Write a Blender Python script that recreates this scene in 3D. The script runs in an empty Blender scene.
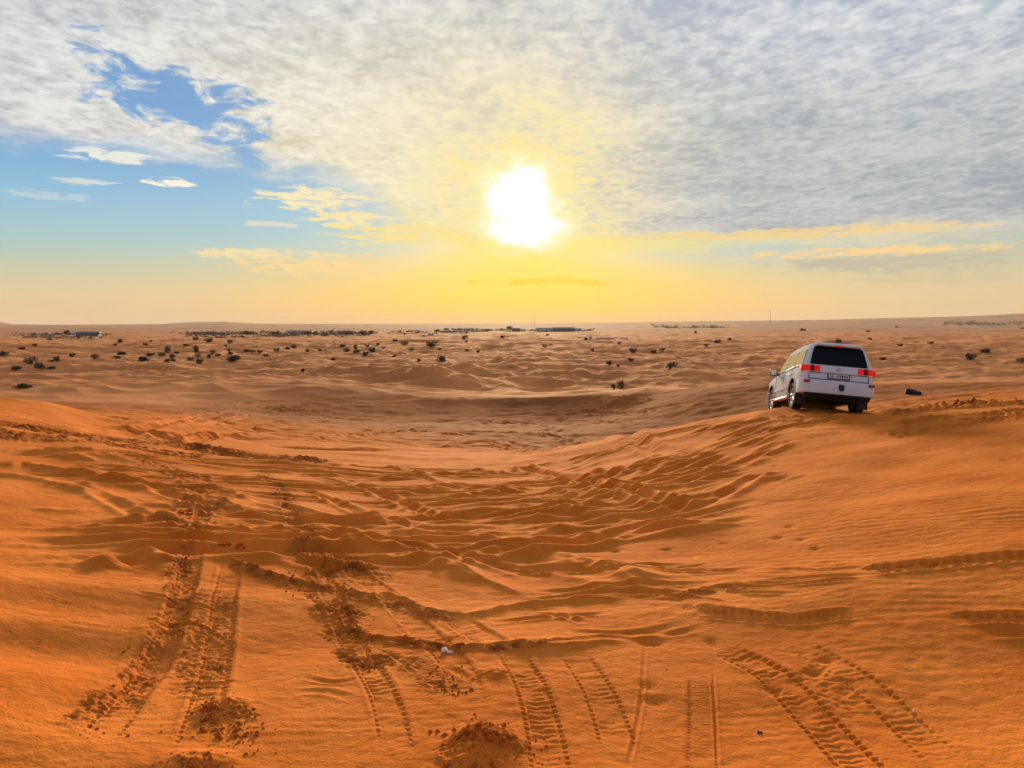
import bpy, bmesh, math, random
import numpy as np
from mathutils import Vector, Matrix, Euler
random.seed(7)
RNG = np.random.default_rng(11)
SC = bpy.context.scene
COL = SC.collection
R = math.radians

# ------------------------------------------------------------------ camera
FPX, Y0, EYE = 770.0, 326.0, 10.0
PITCH = math.atan((384 - Y0) / FPX)
cam = bpy.data.cameras.new('camera')
cam.sensor_width = 36.0
cam.lens = FPX / 1024 * 36.0
cam.clip_start, cam.clip_end = 0.1, 90000.0
camo = bpy.data.objects.new('camera', cam)
camo.location = (0, 0, EYE)
camo.rotation_euler = (math.pi / 2 - PITCH, 0, 0)
COL.objects.link(camo)
SC.camera = camo
CP, SP = math.cos(PITCH), math.sin(PITCH)

def ray(px, py):
    """direction (not unit) of the view through a picture point, world axes"""
    a, b = (px - 512) / FPX, (384 - py) / FPX
    return np.array([a, CP + b * SP, -SP + b * CP])

# ------------------------------------------------------------------ noise
_P = RNG.permutation(256).astype(np.int32)
_P = np.concatenate([_P, _P])
_GA = (np.arange(256) / 256 * 2 * np.pi)
_GX, _GY = np.cos(_GA).astype(np.float32), np.sin(_GA).astype(np.float32)

def perlin(x, y, seed=0):
    x = np.asarray(x, np.float64) + seed * 17.37
    y = np.asarray(y, np.float64) + seed * 9.71
    xi, yi = np.floor(x), np.floor(y)
    xf, yf = (x - xi).astype(np.float32), (y - yi).astype(np.float32)
    xi, yi = xi.astype(np.int64) & 255, yi.astype(np.int64) & 255
    u, v = xf * xf * xf * (xf * (xf * 6 - 15) + 10), yf * yf * yf * (yf * (yf * 6 - 15) + 10)
    def g(ix, iy, dx, dy):
        h = _P[_P[ix & 255] + (iy & 255)]
        return _GX[h] * dx + _GY[h] * dy
    a = g(xi, yi, xf, yf); b = g(xi + 1, yi, xf - 1, yf)
    c = g(xi, yi + 1, xf, yf - 1); d = g(xi + 1, yi + 1, xf - 1, yf - 1)
    return (a + u * (b - a)) * (1 - v) + (c + u * (d - c)) * v      # about -0.7..0.7

def sstep(a, b, x):
    t = np.clip((x - a) / (b - a), 0, 1)
    return t * t * (3 - 2 * t)

# ------------------------------------------------------------------ base terrain: surveyed heights joined by a thin plate spline
SURVEY = []          # (theta, log r, z relative to the eye)
def sp(px, py, z):
    d = ray(px, py); t = z / d[2]; p = d * t
    SURVEY.append((math.atan2(p[0], p[1]), math.log(math.hypot(p[0], p[1])), z))
def sd(px, Y, z):
    X = (px - 512) / FPX * Y
    SURVEY.append((math.atan2(X, Y), math.log(math.hypot(X, Y)), z))
for a in [  # near apron and slopes
    (0,768,-2.28),(128,768,-2.4),(256,768,-2.42),(512,768,-2.45),(768,768,-2.42),(1024,768,-2.35),
    (0,690,-2.2),(0,640,-2.32),(0,590,-2.28),(0,500,-2.42),(0,450,-2.55),(20,420,-2.6),(0,399,-2.45),(40,401,-2.65),
    (128,690,-2.42),(128,600,-2.45),(110,500,-2.65),(110,450,-2.85),
    (256,680,-2.48),(250,600,-2.58),(250,520,-2.85),(250,470,-3.35),
    (400,680,-2.52),(400,600,-2.68),(400,530,-3.05),(400,480,-3.75),(330,462,-3.85),
    (512,680,-2.52),(512,600,-2.7),(512,530,-3.05),(512,480,-3.7),(500,458,-4.7),
    (640,680,-2.52),(620,600,-2.68),(610,530,-2.95),(600,480,-3.4),(600,460,-3.75),(600,441,-4.2),
    (768,680,-2.5),(750,600,-2.56),(750,530,-2.66),(750,480,-2.75),(740,440,-2.78),(700,422,-2.98),
    (900,680,-2.45),(900,600,-2.42),(900,550,-2.37),(900,500,-2.32),(900,450,-2.28),
    (1024,650,-2.4),(1024,600,-2.3),(1024,560,-2.22),(1024,500,-2.1),(1024,450,-2.02),(1024,404,-1.98)]: sp(*a)
sd(775, 20.5, -2.62); sd(800, 20, -2.50); sd(830, 20, -2.45); sd(872, 20, -2.33); sp(940, 408.5, -2.25)
for a in [  # lee of the crest, bowl, rim, ground under the car
    (796.9,22.26,-2.42),(857.1,22.03,-2.56),(775.9,25.05,-2.86),(828.6,24.8,-3.0),(830,28.5,-3.75),(760,28.5,-3.9),
    (0,30,-3.3),(0,36,-4.2),(0,50,-5.4),(0,68,-6.0),(50,36,-4.3),(50,50,-5.3),(60,70,-5.95),
    (104,26,-3.5),(104,37,-4.3),(104,52.7,-5.35),(104,62,-6.1),(104,71,-5.88),(200,27.7,-4.1),(200,38,-4.9),(200,51.4,-5.85),(200,63,-6.6),(200,72,-5.98),
    (300,27,-4.4),(300,37.4,-5.35),(300,51,-6.4),(300,63,-7.05),(300,73,-6.1),(400,28.7,-4.8),(400,39,-5.85),(400,52,-6.85),(400,63,-7.45),(400,73.5,-6.62),
    (500,38,-6.0),(500,51,-6.95),(500,62,-7.45),(500,72,-6.85),(600,33,-5.6),(600,38,-6.4),(600,51,-6.95),(600,61,-7.2),(600,70,-6.42),
    (680,32,-5.2),(680,40,-6.3),(680,50,-6.15),(640,66,-6.1),(715,58,-4.85),(770,57,-4.8),(700,30,-4.7),(780,33,-4.9),(760,40,-5.6),
    (0,85,-7.4),(150,86,-7.3),(250,90,-7.6),(350,90,-7.6),(440,88,-7.6),(520,90,-8.0),(600,86,-7.6),(715,74,-6.2),
    (860,32,-3.5),(940,30,-2.95),(1024,28,-2.55),(860,42,-4.2),(940,42,-3.75),(1024,40,-3.25),
    (860,55,-4.45),(940,55,-4.2),(1024,52,-3.9),(860,75,-6.3),(940,78,-6.2),(1024,78,-6.0)]: sd(*a)
for px in (-60, 60, 180, 300, 420, 540, 660, 780, 900, 1080):
    sd(px, 130, -9.2); sd(px, 220, -10.0)
CT = np.array(SURVEY)
def _k(d2): return 0.5 * d2 * np.log(np.maximum(d2, 1e-12))
def _d2(a, b): return ((a[:, None, :] - b[None, :, :]) ** 2).sum(-1)
_q = CT[:, :2] * np.array([1.25, 1.0])
_n = len(_q)
_A = np.zeros((_n + 3, _n + 3))
_A[:_n, :_n] = _k(_d2(_q, _q)) + 2e-4 * np.eye(_n)
_A[:_n, _n] = 1; _A[:_n, _n + 1:] = _q; _A[_n:, :_n] = _A[:_n, _n:].T
_W = np.linalg.solve(_A, np.concatenate([CT[:, 2], np.zeros(3)]))
TG = np.linspace(-0.74, 0.74, 149); LG = np.linspace(math.log(3.3), math.log(320), 260)
_gq = np.stack(np.meshgrid(TG * 1.25, LG, indexing='ij'), -1).reshape(-1, 2)
TPS = (_k(_d2(_gq, _q)) @ _W[:_n] + _W[_n] + _gq @ _W[_n + 1:]).reshape(len(TG), len(LG))

def grid_lookup(G, tg, lg, th, L):
    a = np.clip((th - tg[0]) / (tg[1] - tg[0]), 0, len(tg) - 1.001)
    b = np.clip((L - lg[0]) / (lg[1] - lg[0]), 0, len(lg) - 1.001)
    i, j = a.astype(int), b.astype(int); a, b = a - i, b - j
    return (G[i, j] * (1 - a) * (1 - b) + G[i + 1, j] * a * (1 - b) + G[i, j + 1] * (1 - a) * b + G[i + 1, j + 1] * a * b)

SKY_X = np.array([-300, 0, 14, 60, 160, 190, 225, 262, 400, 512, 640, 700, 770, 820, 900, 960, 1024, 1300])
SKY_Y = np.array([322.5, 323.3, 325, 325.3, 324.8, 323.2, 322.6, 324.2, 324.3, 323.8, 322.8, 321.8, 321.4, 321, 319.8, 319.2, 317.8, 317])
SKY_T = np.arctan((SKY_X - 512) / FPX)
def base_height(x, y):
    th = np.arctan2(x, y); r = np.hypot(x, y); L = np.log(np.maximum(r, 0.05))
    z = grid_lookup(TPS, TG, LG, th, L)
    zfar = -10 - 1.5 * sstep(300, 1500, r)
    hill = (Y0 - np.interp(th, SKY_T, SKY_Y)) / FPX * 7000 / np.cos(np.clip(th, -.8, .8))
    t = sstep(2000, 7000, r)
    zfar = zfar + (hill + 11.5) * t ** 1.3
    z = z + (zfar - z) * sstep(150, 300, r)
    z = z + 0.75 * (1 - sstep(0.9, 2.6, r))
    return z

# ------------------------------------------------------------------ ground sheet: fine in front, coarser elsewhere
_rs = [0.0, 0.5]
while _rs[-1] < 3.6: _rs.append(_rs[-1] + 0.06)
while _rs[-1] < 14000:
    r = _rs[-1]
    if r < 36: _rs.append(r + min(r * r * 3.4e-4, .068))
    elif r < 420: _rs.append(r + max(.068, min(r / 150, .068 + (r - 36) * .02)))
    else: _rs.append(r + r / 75)

RS = np.array(_rs)
_dense = np.linspace(-R(40.5), R(40.5), 1520)
_side = R(40.5) + (R(179.0) - R(40.5)) * (np.linspace(0, 1, 72)[1:] ** 1.5)
TH = np.concatenate([-_side[::-1], _dense, _side])
NR, NT = len(RS), len(TH)
RR, TT = np.meshgrid(RS, TH, indexing='ij')
GX, GY = RR * np.sin(TT), RR * np.cos(TT)
GZ = base_height(GX, GY)
DAMP = np.zeros_like(GZ, dtype=np.float32)      # freshly turned, moister sand

def rows(r0, r1):
    return slice(max(0, np.searchsorted(RS, r0) - 1), min(NR, np.searchsorted(RS, r1) + 1))
def ground_hit(px, py, smooth=True):
    """where the line of sight meets the surveyed ground"""
    d = ray(px, py); d = d / np.hypot(d[0], d[1])
    t = np.exp(np.linspace(math.log(3.0), math.log(9000), 9000))
    x, y, z = d[0] * t, d[1] * t, d[2] * t
    h = base_height(x, y) if smooth else mesh_height(x, y)
    k = np.argmax(z <= h)
    if not (z <= h).any(): k = len(t) - 1
    return np.array([x[k], y[k], h[k]])
def mesh_height(x, y):
    th = np.arctan2(x, y); r = np.hypot(x, y)
    i = np.clip(np.searchsorted(RS, r) - 1, 0, NR - 2); j = np.clip(np.searchsorted(TH, th) - 1, 0, NT - 2)
    a = np.clip((r - RS[i]) / (RS[i + 1] - RS[i]), 0, 1); b = np.clip((th - TH[j]) / (TH[j + 1] - TH[j]), 0, 1)
    return GZ[i, j] * (1 - a) * (1 - b) + GZ[i + 1, j] * a * (1 - b) + GZ[i, j + 1] * (1 - a) * b + GZ[i + 1, j + 1] * a * b

# --- rolling dunes of the plain
def ridged(x, y, s): return 1 - 2.2 * np.abs(perlin(x, y, s))
sl = rows(58, 12500)
x, y, r = GX[sl], GY[sl], RR[sl]
wx = x + 6 * perlin(x / 30, y / 30, 5); wy = y + 6 * perlin(x / 30, y / 30, 6)
dz = 1.5 * perlin(wx / 52, wy / 34, 1) + 1.35 * ridged(wx / 26, wy / 15, 2) * sstep(75, 140, r)
dz += 0.8 * ridged(wx / 10, wy / 6.5, 3) * (1 - sstep(450, 900, r)) * np.clip(.7 + 1.2 * perlin(x / 40, y / 30, 13), .15, 1.3) + 0.9 * ridged(wx / 70, wy / 42, 7) * sstep(150, 300, r)
dz += 0.34 * ridged(wx / 4.3, wy / 3, 14) * (1 - sstep(200, 420, r))
dz += 2.4 * perlin(x / 230, y / 160, 4) * sstep(250, 700, r) * (1 - sstep(2500, 5000, r)) + 3.0 * perlin(x / 600, y / 420, 8) * sstep(2200, 4000, r)
dz += 0.09 * perlin(x / 1.7, y / 1.3, 12) * (1 - sstep(90, 190, r))
GZ[sl] += dz * sstep(60, 92, r)
# ------------------------------------------------------------------ marks in the sand
def spline(pts, n=14):
    P = np.array(pts); P = np.concatenate([[2 * P[0] - P[1]], P, [2 * P[-1] - P[-2]]])
    out = []
    for i in range(1, len(P) - 2):
        for t in np.linspace(0, 1, n, endpoint=False):
            a, b, c, d = P[i - 1], P[i], P[i + 1], P[i + 2]
            out.append(0.5 * ((2 * b) + (c - a) * t + (2 * a - 5 * b + 4 * c - d) * t * t + (3 * b - a - 3 * c + d) * t ** 3))
    out.append(P[-2]); return np.array(out)
class Band:
    """ground points within W metres of a line drawn on the sand: signed offset u, run s, length S"""
    def __init__(b, pts, W, n=10):
        P = spline([ground_hit(*p)[:2] for p in pts], n)
        r = np.hypot(P[:, 0], P[:, 1]); th = np.arctan2(P[:, 0], P[:, 1])
        sl = rows(r.min() - W, r.max() + W)
        m = W / max(r.min(), 1.0)
        j0, j1 = np.searchsorted(TH, th.min() - m), np.searchsorted(TH, th.max() + m)
        sub = (sl, slice(max(j0 - 1, 0), min(j1 + 1, NT)))
        x, y = GX[sub].ravel(), GY[sub].ravel()
        best = np.full(x.shape, 1e9); u = np.zeros_like(best); s = np.zeros_like(best); acc = 0.0
        for i in range(len(P) - 1):
            a, d = P[i], P[i + 1] - P[i]; l = np.hypot(*d) + 1e-9; e = d / l
            t = np.clip((x - a[0]) * e[0] + (y - a[1]) * e[1], 0, l)
            ex, ey = x - a[0] - e[0] * t, y - a[1] - e[1] * t
            q = ex * ex + ey * ey; k = q < best
            best[k] = q[k]; s[k] = acc + t[k]
            sg = np.sign((x[k] - a[0]) * e[1] - (y[k] - a[1]) * e[0]); u[k] = np.sqrt(q[k]) * sg
            acc += l
        keep = np.nonzero(best < W * W)[0]
        shp = GX[sub].shape; ii, jj = np.unravel_index(keep, shp)
        b.idx = (ii + sub[0].start, jj + sub[1].start)
        b.u, b.s, b.S, b.x, b.y = u[keep], s[keep], acc, x[keep], y[keep]
    def ends(b, f): return sstep(0, f, b.s) * (1 - sstep(b.S - f, b.S, b.s)) if f > 0 else 1.0
    def add(b, dz): GZ[b.idx] += dz
    def damp(b, v): DAMP[b.idx] = np.maximum(DAMP[b.idx], v)

def rut(pts, w, d, berm=0.5, end=0.4, rough=0.3, fr=1.6):
    b = Band(pts, w * 4)
    wob = 1 + 0.25 * perlin(b.s * fr * 0.4, b.s * 0 + w * 31, 3)
    u = b.u + 0.3 * w * perlin(b.x * fr, b.y * fr, 21)
    v = u / w
    dz = -d * np.exp(-v * v) + d * berm * (np.exp(-((v - 1.7) / .75) ** 2) + np.exp(-((v + 1.7) / .75) ** 2))
    dz += rough * d * perlin(b.x * 6 * fr, b.y * 6 * fr, 22) * np.exp(-(v / 2) ** 2)
    b.add(dz * wob * b.ends(end))
def ridge(pts, h, w, end=0.5, skew=2.2, fr=1.3):
    if h < .3: h, w = h * .66, w * .72
    """a small sharp crest, gentle on one side (skew times wider)"""
    b = Band(pts, w * (1 + skew) * 2.2)
    u = b.u + 0.6 * w * perlin(b.x * fr, b.y * fr, 31)
    ww = np.where(u > 0, w, w * skew)
    v = np.abs(u) / ww
    dz = h * np.exp(-v ** 1.35) * (np.clip(1 + .4 * perlin(b.x * 5 * fr, b.y * 5 * fr, 33), .5, 1.4) if h < .3 else 1) * (1 + 0.5 * perlin(b.s * fr * .5, b.s * 0 + h * 77, 32))
    b.add(dz * b.ends(end))
def churn(pts, hw, amp, fr=9.0, damp=0.6, end=0.3, sink=0.0):
    b = Band(pts, hw * 1.5)
    u = b.u + 0.5 * hw * perlin(b.x * 1.5 / hw * .4, b.y * 1.5 / hw * .4, 41)
    m = (1 - sstep(0.45, 1.2, np.abs(u) / hw)) * b.ends(end)
    m = m * np.clip(0.75 + 1.3 * perlin(b.x * 1.1 / hw * .5, b.y * 1.1 / hw * .5, 44), 0.1, 1.3)
    n = 1 - 2.4 * np.abs(perlin(b.x * fr, b.y * fr, 42)) + 0.8 * perlin(b.x * fr * 2.3, b.y * fr * 2.3, 43)
    b.add(m * (amp * n - sink)); b.damp(np.clip(m * damp * (0.6 + 0.9 * perlin(b.x * fr * .7, b.y * fr * .7, 45)), 0, 1))
def tread(pts, hw, d, lam=0.055, lug=0.012, end=0.25, fade=0.35, chev=1.0, side=1.0):
    b = Band(pts, hw * 1.9)
    v = b.u / hw; a = np.abs(v)
    m = b.ends(end)
    patchy = np.clip(0.65 + 1.6 * perlin(b.x * 1.7, b.y * 1.7, 51) + 0, 1 - fade, 1.0)
    inside = 1 - sstep(0.9, 1.04, a)
    sq = lambda q: np.tanh(3.2 * np.sin(2 * np.pi * q))
    shoulder = sstep(0.74, 0.80, a) * inside
    mid = (1 - sstep(0.58, 0.66, a))
    dz = -d * inside + 0.55 * d * np.exp(-((a - 1.22) / 0.16) ** 2)
    dz += side * lug * shoulder * sq(b.s / lam + 0.15 * v) * patchy
    dz += 0.42 * lug * mid * sq(b.s / lam + chev * (a * .45 + .4 * np.sign(b.u))) * patchy * np.clip(.5 + 2 * perlin(b.x * 3, b.y * 3, 52), 0, 1)
    dz -= 0.5 * lug * np.exp(-((a - 0.62) / 0.05) ** 2) * patchy
    b.add(dz * m * np.clip(.95 + .9 * perlin(b.x * 9, b.y * 9, 53), .35, 1.35))
def mound(px, py, h, w, w2=None, seed=0):
    c = ground_hit(px, py)[:2]; w2 = w2 or w
    rad = 2.6 * max(w, w2); rc = np.hypot(*c); sl = rows(rc - rad, rc + rad)
    x, y = GX[sl] - c[0], GY[sl] - c[1]
    q = (x / w) ** 2 + (y / w2) ** 2
    GZ[sl] += h * np.exp(-q) * (1 + 0.5 * perlin(x * 3 / w, y * 3 / w, 61 + seed))

def zone(spec, X, Y):
    """soft patch mask: list of (px, py, radius in log distance / radian units, weight)"""
    th, L = np.arctan2(X, Y), np.log(np.maximum(np.hypot(X, Y), .1)); m = np.zeros_like(th)
    for px, py, ra, rl, wt in spec:
        c = ground_hit(px, py); ct, cl = math.atan2(c[0], c[1]), math.log(math.hypot(c[0], c[1]))
        m = np.maximum(m, wt * np.exp(-((th - ct) / ra) ** 2 - ((L - cl) / rl) ** 2))
    return m

# broad soft unevenness of the driven apron
sl = rows(2.5, 60); x, y, r = GX[sl], GY[sl], RR[sl]
GZ[sl] += 0.10 * perlin(x / 3.2, y / 2.2, 71) * sstep(2.5, 6, r) + 0.018 * perlin(x / 0.8, y / 0.55, 72) + 0.05 * perlin(x / 1.7, y / 1.2, 78)
# wind-rippled quiet sand, coarse swells at the lower left
m = zone([(60,620,.16,.30,1),(40,700,.14,.2,1)], x, y)
GZ[sl] += m * (0.026 * np.sin(2 * np.pi * (y * .95 - x * .18 + .3 * perlin(x / 2, y / 2, 70))))
mr = zone([(900,500,.22,.42,1),(980,540,.15,.35,1),(820,560,.12,.2,.7),(90,590,.12,.25,.4)], x, y)
ph = (y * 0.97 + x * 0.26) / 0.17 + 1.1 * perlin(x / .9, y / .9, 73) + 2.0 * perlin(x / 3, y / 3, 79)
GZ[sl] += mr * (1 - sstep(13, 19, r)) * 0.0045 * np.sin(2 * np.pi * ph) * np.clip(.6 + 1.3 * perlin(x / 1.5, y / 1.5, 74), 0, 1.2)
ph = (y * 0.95 - x * 0.2) / 0.11 + 1.3 * perlin(x / .7, y / .7, 75)
GZ[sl] += (1 - sstep(6.5, 9, r)) * 0.0026 * np.sin(2 * np.pi * ph) * np.clip(-.05 + 1.6 * perlin(x / 1.1, y / .8, 76), 0, 1)
# crossed-over hummocks where many cars have driven
mm = zone([(380,520,.16,.30,1),(470,500,.16,.32,1),(560,510,.15,.28,1),(500,560,.14,.2,.9),(330,480,.14,.3,.85),(430,468,.2,.22,.8),(240,500,.14,.25,.5),(600,560,.1,.15,.6)], x, y)
wx, wy = x + .5 * perlin(x / 1.3, y / 1.3, 80), y + .5 * perlin(x / 1.3, y / 1.3, 81)
hum = ridged(wx / 3.4 + .10 * wy, wy / 1.05, 82); hum2 = ridged((wx * .93 - wy * .37) / 5.0, (wy * .93 + wx * .37) / .9, 83); hum3 = ridged((wx * .95 + wy * .3) / 1.9, (wy * .95 - wx * .3) / .5, 91)
hum = np.sign(hum) * np.abs(hum) ** 1.5
GZ[sl] += mm * (0.030 * hum + 0.022 * hum2 + .006 * hum3 + .005 * ridged(x / .45, y / .22, 84))
# trampled band along the crest by the car and the track on the far left
mc = zone([(900,410,.09,.10,1),(960,406,.08,.09,1),(1020,403,.08,.09,1),(830,416,.09,.10,.9),(770,420,.08,.10,.6)], x, y)
GZ[sl] += mc * (0.09 * (ridged(x / .8, y / 1.1, 85) - .4) + .07 * perlin(x / .3, y / .45, 86))
DAMP[sl] = np.maximum(DAMP[sl], mc * .55 * np.clip(.3 + 1.6 * perlin(x / .6, y / .9, 87), 0, 1))
# bowl floor: faint crossing wheel lines and small wind lines
sl = rows(30, 76); x, y, r = GX[sl], GY[sl], RR[sl]
mb = sstep(31, 38, r) * (1 - sstep(66, 74, r))
GZ[sl] += mb * (0.07 * ridged(x / 7 + y / 9, y / 2.3 - x / 20, 88) + 0.06 * ridged(x / 1.6, y / .8, 89) + .05 * perlin(x / .9, y / .6, 90))

# --- ruts down the right-hand slope below the car
for p in [[(775,452),(712,477),(652,496)], [(724,451),(672,471),(612,487)], [(665,452),(637,467),(597,483)], [(610,457),(557,473)],
          [(720,424),(662,434),(625,450)], [(652,524),(612,536),(580,546)], [(584,544),(555,549),(520,553)], [(768,470),(737,492),(708,508)],
          [(730,493),(692,511)], [(760,430),(716,447),(680,462)], [(700,444),(664,462),(640,482)], [(640,444),(600,456),(570,466)], [(790,440),(756,456),(730,470)]]:
    rut(p, random.uniform(.12, .17), random.uniform(.045, .07), .7, end=.9, fr=.8, rough=.12)
    ridge(p, random.uniform(.05, .08), .16, end=.9, skew=1.8, fr=.9)
rut([(520,468),(574,480),(612,492),(652,502),(690,511)], .17, .08, .9, fr=.9, rough=.2)
for p in [[(780,420),(740,425),(700,432)], [(860,419),(800,426),(760,434)]]: rut(p, .16, .06, .6, end=.8)
for p in [[(545,497),(585,490),(640,482)], [(500,520),(560,512),(620,505)], [(470,478),(520,470),(560,462)], [(400,480),(450,476),(500,470)], [(512,530),(540,523),(575,520)],
          [(512,541),(545,533),(580,522)], [(430,520),(480,516),(512,512)], [(380,498),(430,494),(470,486)], [(440,505),(486,497),(530,488)]]:
    ridge(p, random.uniform(.08, .13), .22, end=.6, fr=1.1)
# --- left-hand ridges
for p, h, w in [([(0,471),(22,467),(50,473),(117,482),(155,489)], .16, .22), ([(-30,479),(25,481),(60,489),(112,496)], .13, .2), ([(95,519),(135,518),(160,517),(198,513)], .10, .15),
          ([(-20,545),(20,543),(52,543)], .07, .13), ([(85,552),(150,549),(180,552)], .06, .12), ([(24,456),(70,453),(105,455)], .14, .3), ([(60,461),(100,459),(140,466)], .1, .25),
          ([(155,484),(205,490),(256,505)], .12, .2), ([(195,497),(228,507),(262,519)], .1, .18), ([(100,430),(170,445),(256,457),(330,463)], .14, .35),
          ([(305,525),(340,522),(388,531)], .13, .17), ([(322,543),(350,548),(372,560)], .13, .16), ([(300,556),(335,551),(365,562)], .12, .16), ([(396,545),(410,537),(432,548)], .13, .2),
          ([(396,567),(425,568),(452,573)], .09, .13), ([(466,563),(490,556),(520,552)], .1, .15), ([(500,572),(550,568),(600,573)], .07, .1), ([(180,547),(215,540),(242,546)], .13, .16),
          ([(455,533),(490,534),(520,531)], .11, .16), ([(520,556),(560,548),(585,543)], .11, .15), ([(450,545),(480,541),(510,546)], .09, .14)]:
    ridge(p, h, w, end=.5, fr=1.2)
for p in [[(110,556),(125,559),(142,568)], [(240,527),(252,530),(268,538)]]: rut(p, .16, .09, .8, end=.2)
churn([(882,417),(930,412),(980,408),(1040,404)], .8, .15, 2.8, .7); churn([(890,426),(960,418),(1040,410)], .6, .11, 3.2, .6, sink=.03); churn([(880,434),(950,424),(1040,416)], .6, .08, 3.4, .45, sink=.03); churn([(770,424),(800,420),(860,421)], .5, .05, 3.2, .5)
for k in range(16):
    x0, y0_ = random.uniform(560, 760), random.uniform(432, 500); L_ = random.uniform(30, 70)
    rut([(x0 + L_, y0_ - L_ * .36), (x0 + L_ * .5, y0_ - L_ * .16), (x0, y0_)], random.uniform(.09, .14), random.uniform(.03, .045), .9, end=.7, rough=.12, fr=.8)
for k in range(26):
    x0, y0_ = random.uniform(0, 230), random.uniform(440, 540); L_ = random.uniform(40, 110)
    ridge([(x0, y0_), (x0 + L_ * .5, y0_ + random.uniform(-3, 3)), (x0 + L_, y0_ + random.uniform(-1, 6))], random.uniform(.03, .07), random.uniform(.07, .13), end=.5, fr=1.6)
# many old wheel lines sweeping from the left, through the hollow and up towards the car
for k in range(26):
    g = (k + random.random()) / 26; n_ = lambda v: random.uniform(-v, v)
    P_ = [(random.uniform(-30, 120), 444 + g * 116 + n_(4)), (random.uniform(210, 270), 458 + g * 108 + n_(4)), (random.uniform(370, 430), 468 + g * 104 + n_(4)), (random.uniform(520, 570), 468 + g * 88 + n_(4)), (640 + n_(20), 452 + g * 92 + n_(4)), (730 + g * 40 + n_(20), 426 + g * 96 + n_(4))]
    q = random.random()
    if q < .4: P_ = P_[:4]
    elif q < .8: P_ = P_[2:]
    w_ = random.uniform(.10, .16); rut(P_, w_, random.uniform(.028, .05), random.uniform(.6, 1.2), end=1.2, rough=.12, fr=.5)
for k in range(12):
    a = (random.uniform(60, 330), random.uniform(455, 560)); L_ = random.uniform(90, 220); c = (a[0] + L_, a[1] + random.uniform(8, 80) * L_ / 200)
    rut([a, ((a[0] + c[0]) / 2, (a[1] + c[1]) / 2 + random.uniform(-6, 6)), c], random.uniform(.09, .14), random.uniform(.026, .042), .9, end=.8, rough=.12, fr=.9)
for k in range(16):
    x0, y0_ = random.uniform(420, 760), random.uniform(560, 640); L_ = random.uniform(60, 190)
    rut([(x0, y0_), (x0 + L_ * .5, y0_ + random.uniform(-7, 5)), (x0 + L_, y0_ + random.uniform(-12, 4))], random.uniform(.03, .06), random.uniform(.010, .02), .9, end=.4, rough=.4, fr=1.6)
for k in range(34):      # faint curving lines across the bowl
    x0, y0_ = random.uniform(60, 620), random.uniform(402, 450); L_ = random.uniform(60, 200); dy = random.uniform(-20, 26)
    y1_ = min(max(y0_ + dy, 400), 452)
    rut([(x0, y0_), (x0 + L_ * .55, (y0_ + y1_) / 2 + random.uniform(-5, 5)), (x0 + L_, y1_)], random.uniform(.15, .28), random.uniform(.05, .10), .9, end=2.0, rough=.5, fr=.5)
for k in range(34):      # long low crests left between crossing wheel lines
    x0, y0_ = random.uniform(290, 600), random.uniform(464, 592); L_ = random.uniform(50, 150); t_ = random.choice([-.16, -.1, -.04, .05, .14, .3]) * L_
    ridge([(x0, y0_), (x0 + L_ * .33, y0_ + t_ * .3 + random.uniform(-2, 2)), (x0 + L_ * .66, y0_ + t_ * .62 + random.uniform(-2, 2)), (x0 + L_, y0_ + t_)], random.uniform(.05, .095), random.uniform(.10, .17), end=.7, skew=2.6, fr=.6)
# churned wheel tracks
churn([(-30,422),(40,428),(100,437),(180,447),(260,458),(330,464)], 1.0, .12, 2.6, 1.0, sink=.10); churn([(-30,432),(60,440),(130,448),(210,458)], .8, .08, 3.4, .8, sink=.04); churn([(140,410),(200,418),(270,434)], .5, .07, 3.2, .7)
churn([(110,418),(170,424),(230,432)], .6, .05, 3.5, .6)
churn([(120,455),(160,468),(195,484),(205,500),(190,515),(185,530),(185,545)], .42, .045, 5, .6)
churn([(185,545),(180,566),(182,585),(178,604),(165,628),(140,668),(105,712),(70,742)], .15, .019, 14, .6)
churn([(215,590),(212,620),(205,650),(195,680),(190,700)], .2, .014, 13, .45)
rut([(186,560),(183,590),(176,615),(150,660),(110,715)], .10, .025, .6)
churn([(256,470),(275,487),(290,512),(300,535),(310,560),(325,585),(332,606),(345,628),(368,656),(385,676)], .22, .03, 9, .7, sink=.02)
churn([(303,550),(330,566),(360,577),(391,586)], .34, .035, 9, .65)
churn([(381,545),(406,553),(456,566)], .20, .03, 8, .7)
ridge([(225,560),(256,575),(301,586),(331,591),(368,600),(385,597),(405,602),(431,611),(468,615),(512,607),(550,601),(585,600),(625,602),(640,599)], .065, .09, skew=1.5, fr=1.6)
churn([(225,562),(256,577),(301,590),(331,593),(368,603),(396,606),(431,615),(468,618)], .11, .025, 11, .8)
ridge([(318,603),(338,618),(363,633),(406,640),(443,648),(463,651),(512,648),(560,650),(600,645),(650,641)], .045, .07, skew=1.5, fr=1.8)
churn([(338,620),(363,636),(406,643),(443,651),(463,653),(530,650),(585,644)], .08, .02, 14, .8)
ridge([(640,598),(662,594),(687,597),(720,590),(768,586),(800,583)], .055, .08, skew=1.6, fr=1.8)
churn([(645,599),(687,600),(720,594),(768,589)], .09, .02, 12, .6)
ridge([(668,613),(702,610),(732,616),(768,619),(800,617)], .05, .08, fr=1.4)
tread([(690,616),(732,619),(793,622),(830,619),(862,616)], .10, .02, lam=.075, lug=.02)
ridge([(505,655),(540,647),(600,640),(660,630)], .035, .07)
tread([(860,576),(900,571),(950,566),(1000,560),(1060,556)], .15, .035, lam=.11, lug=.028, fade=.2)
tread([(948,621),(1000,620),(1060,619)], .11, .03, lam=.09, lug=.02)
rut([(975,634),(1010,635),(1060,634)], .06, .04, .8); ridge([(1000,643),(1024,645),(1050,644)], .03, .05)
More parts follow.
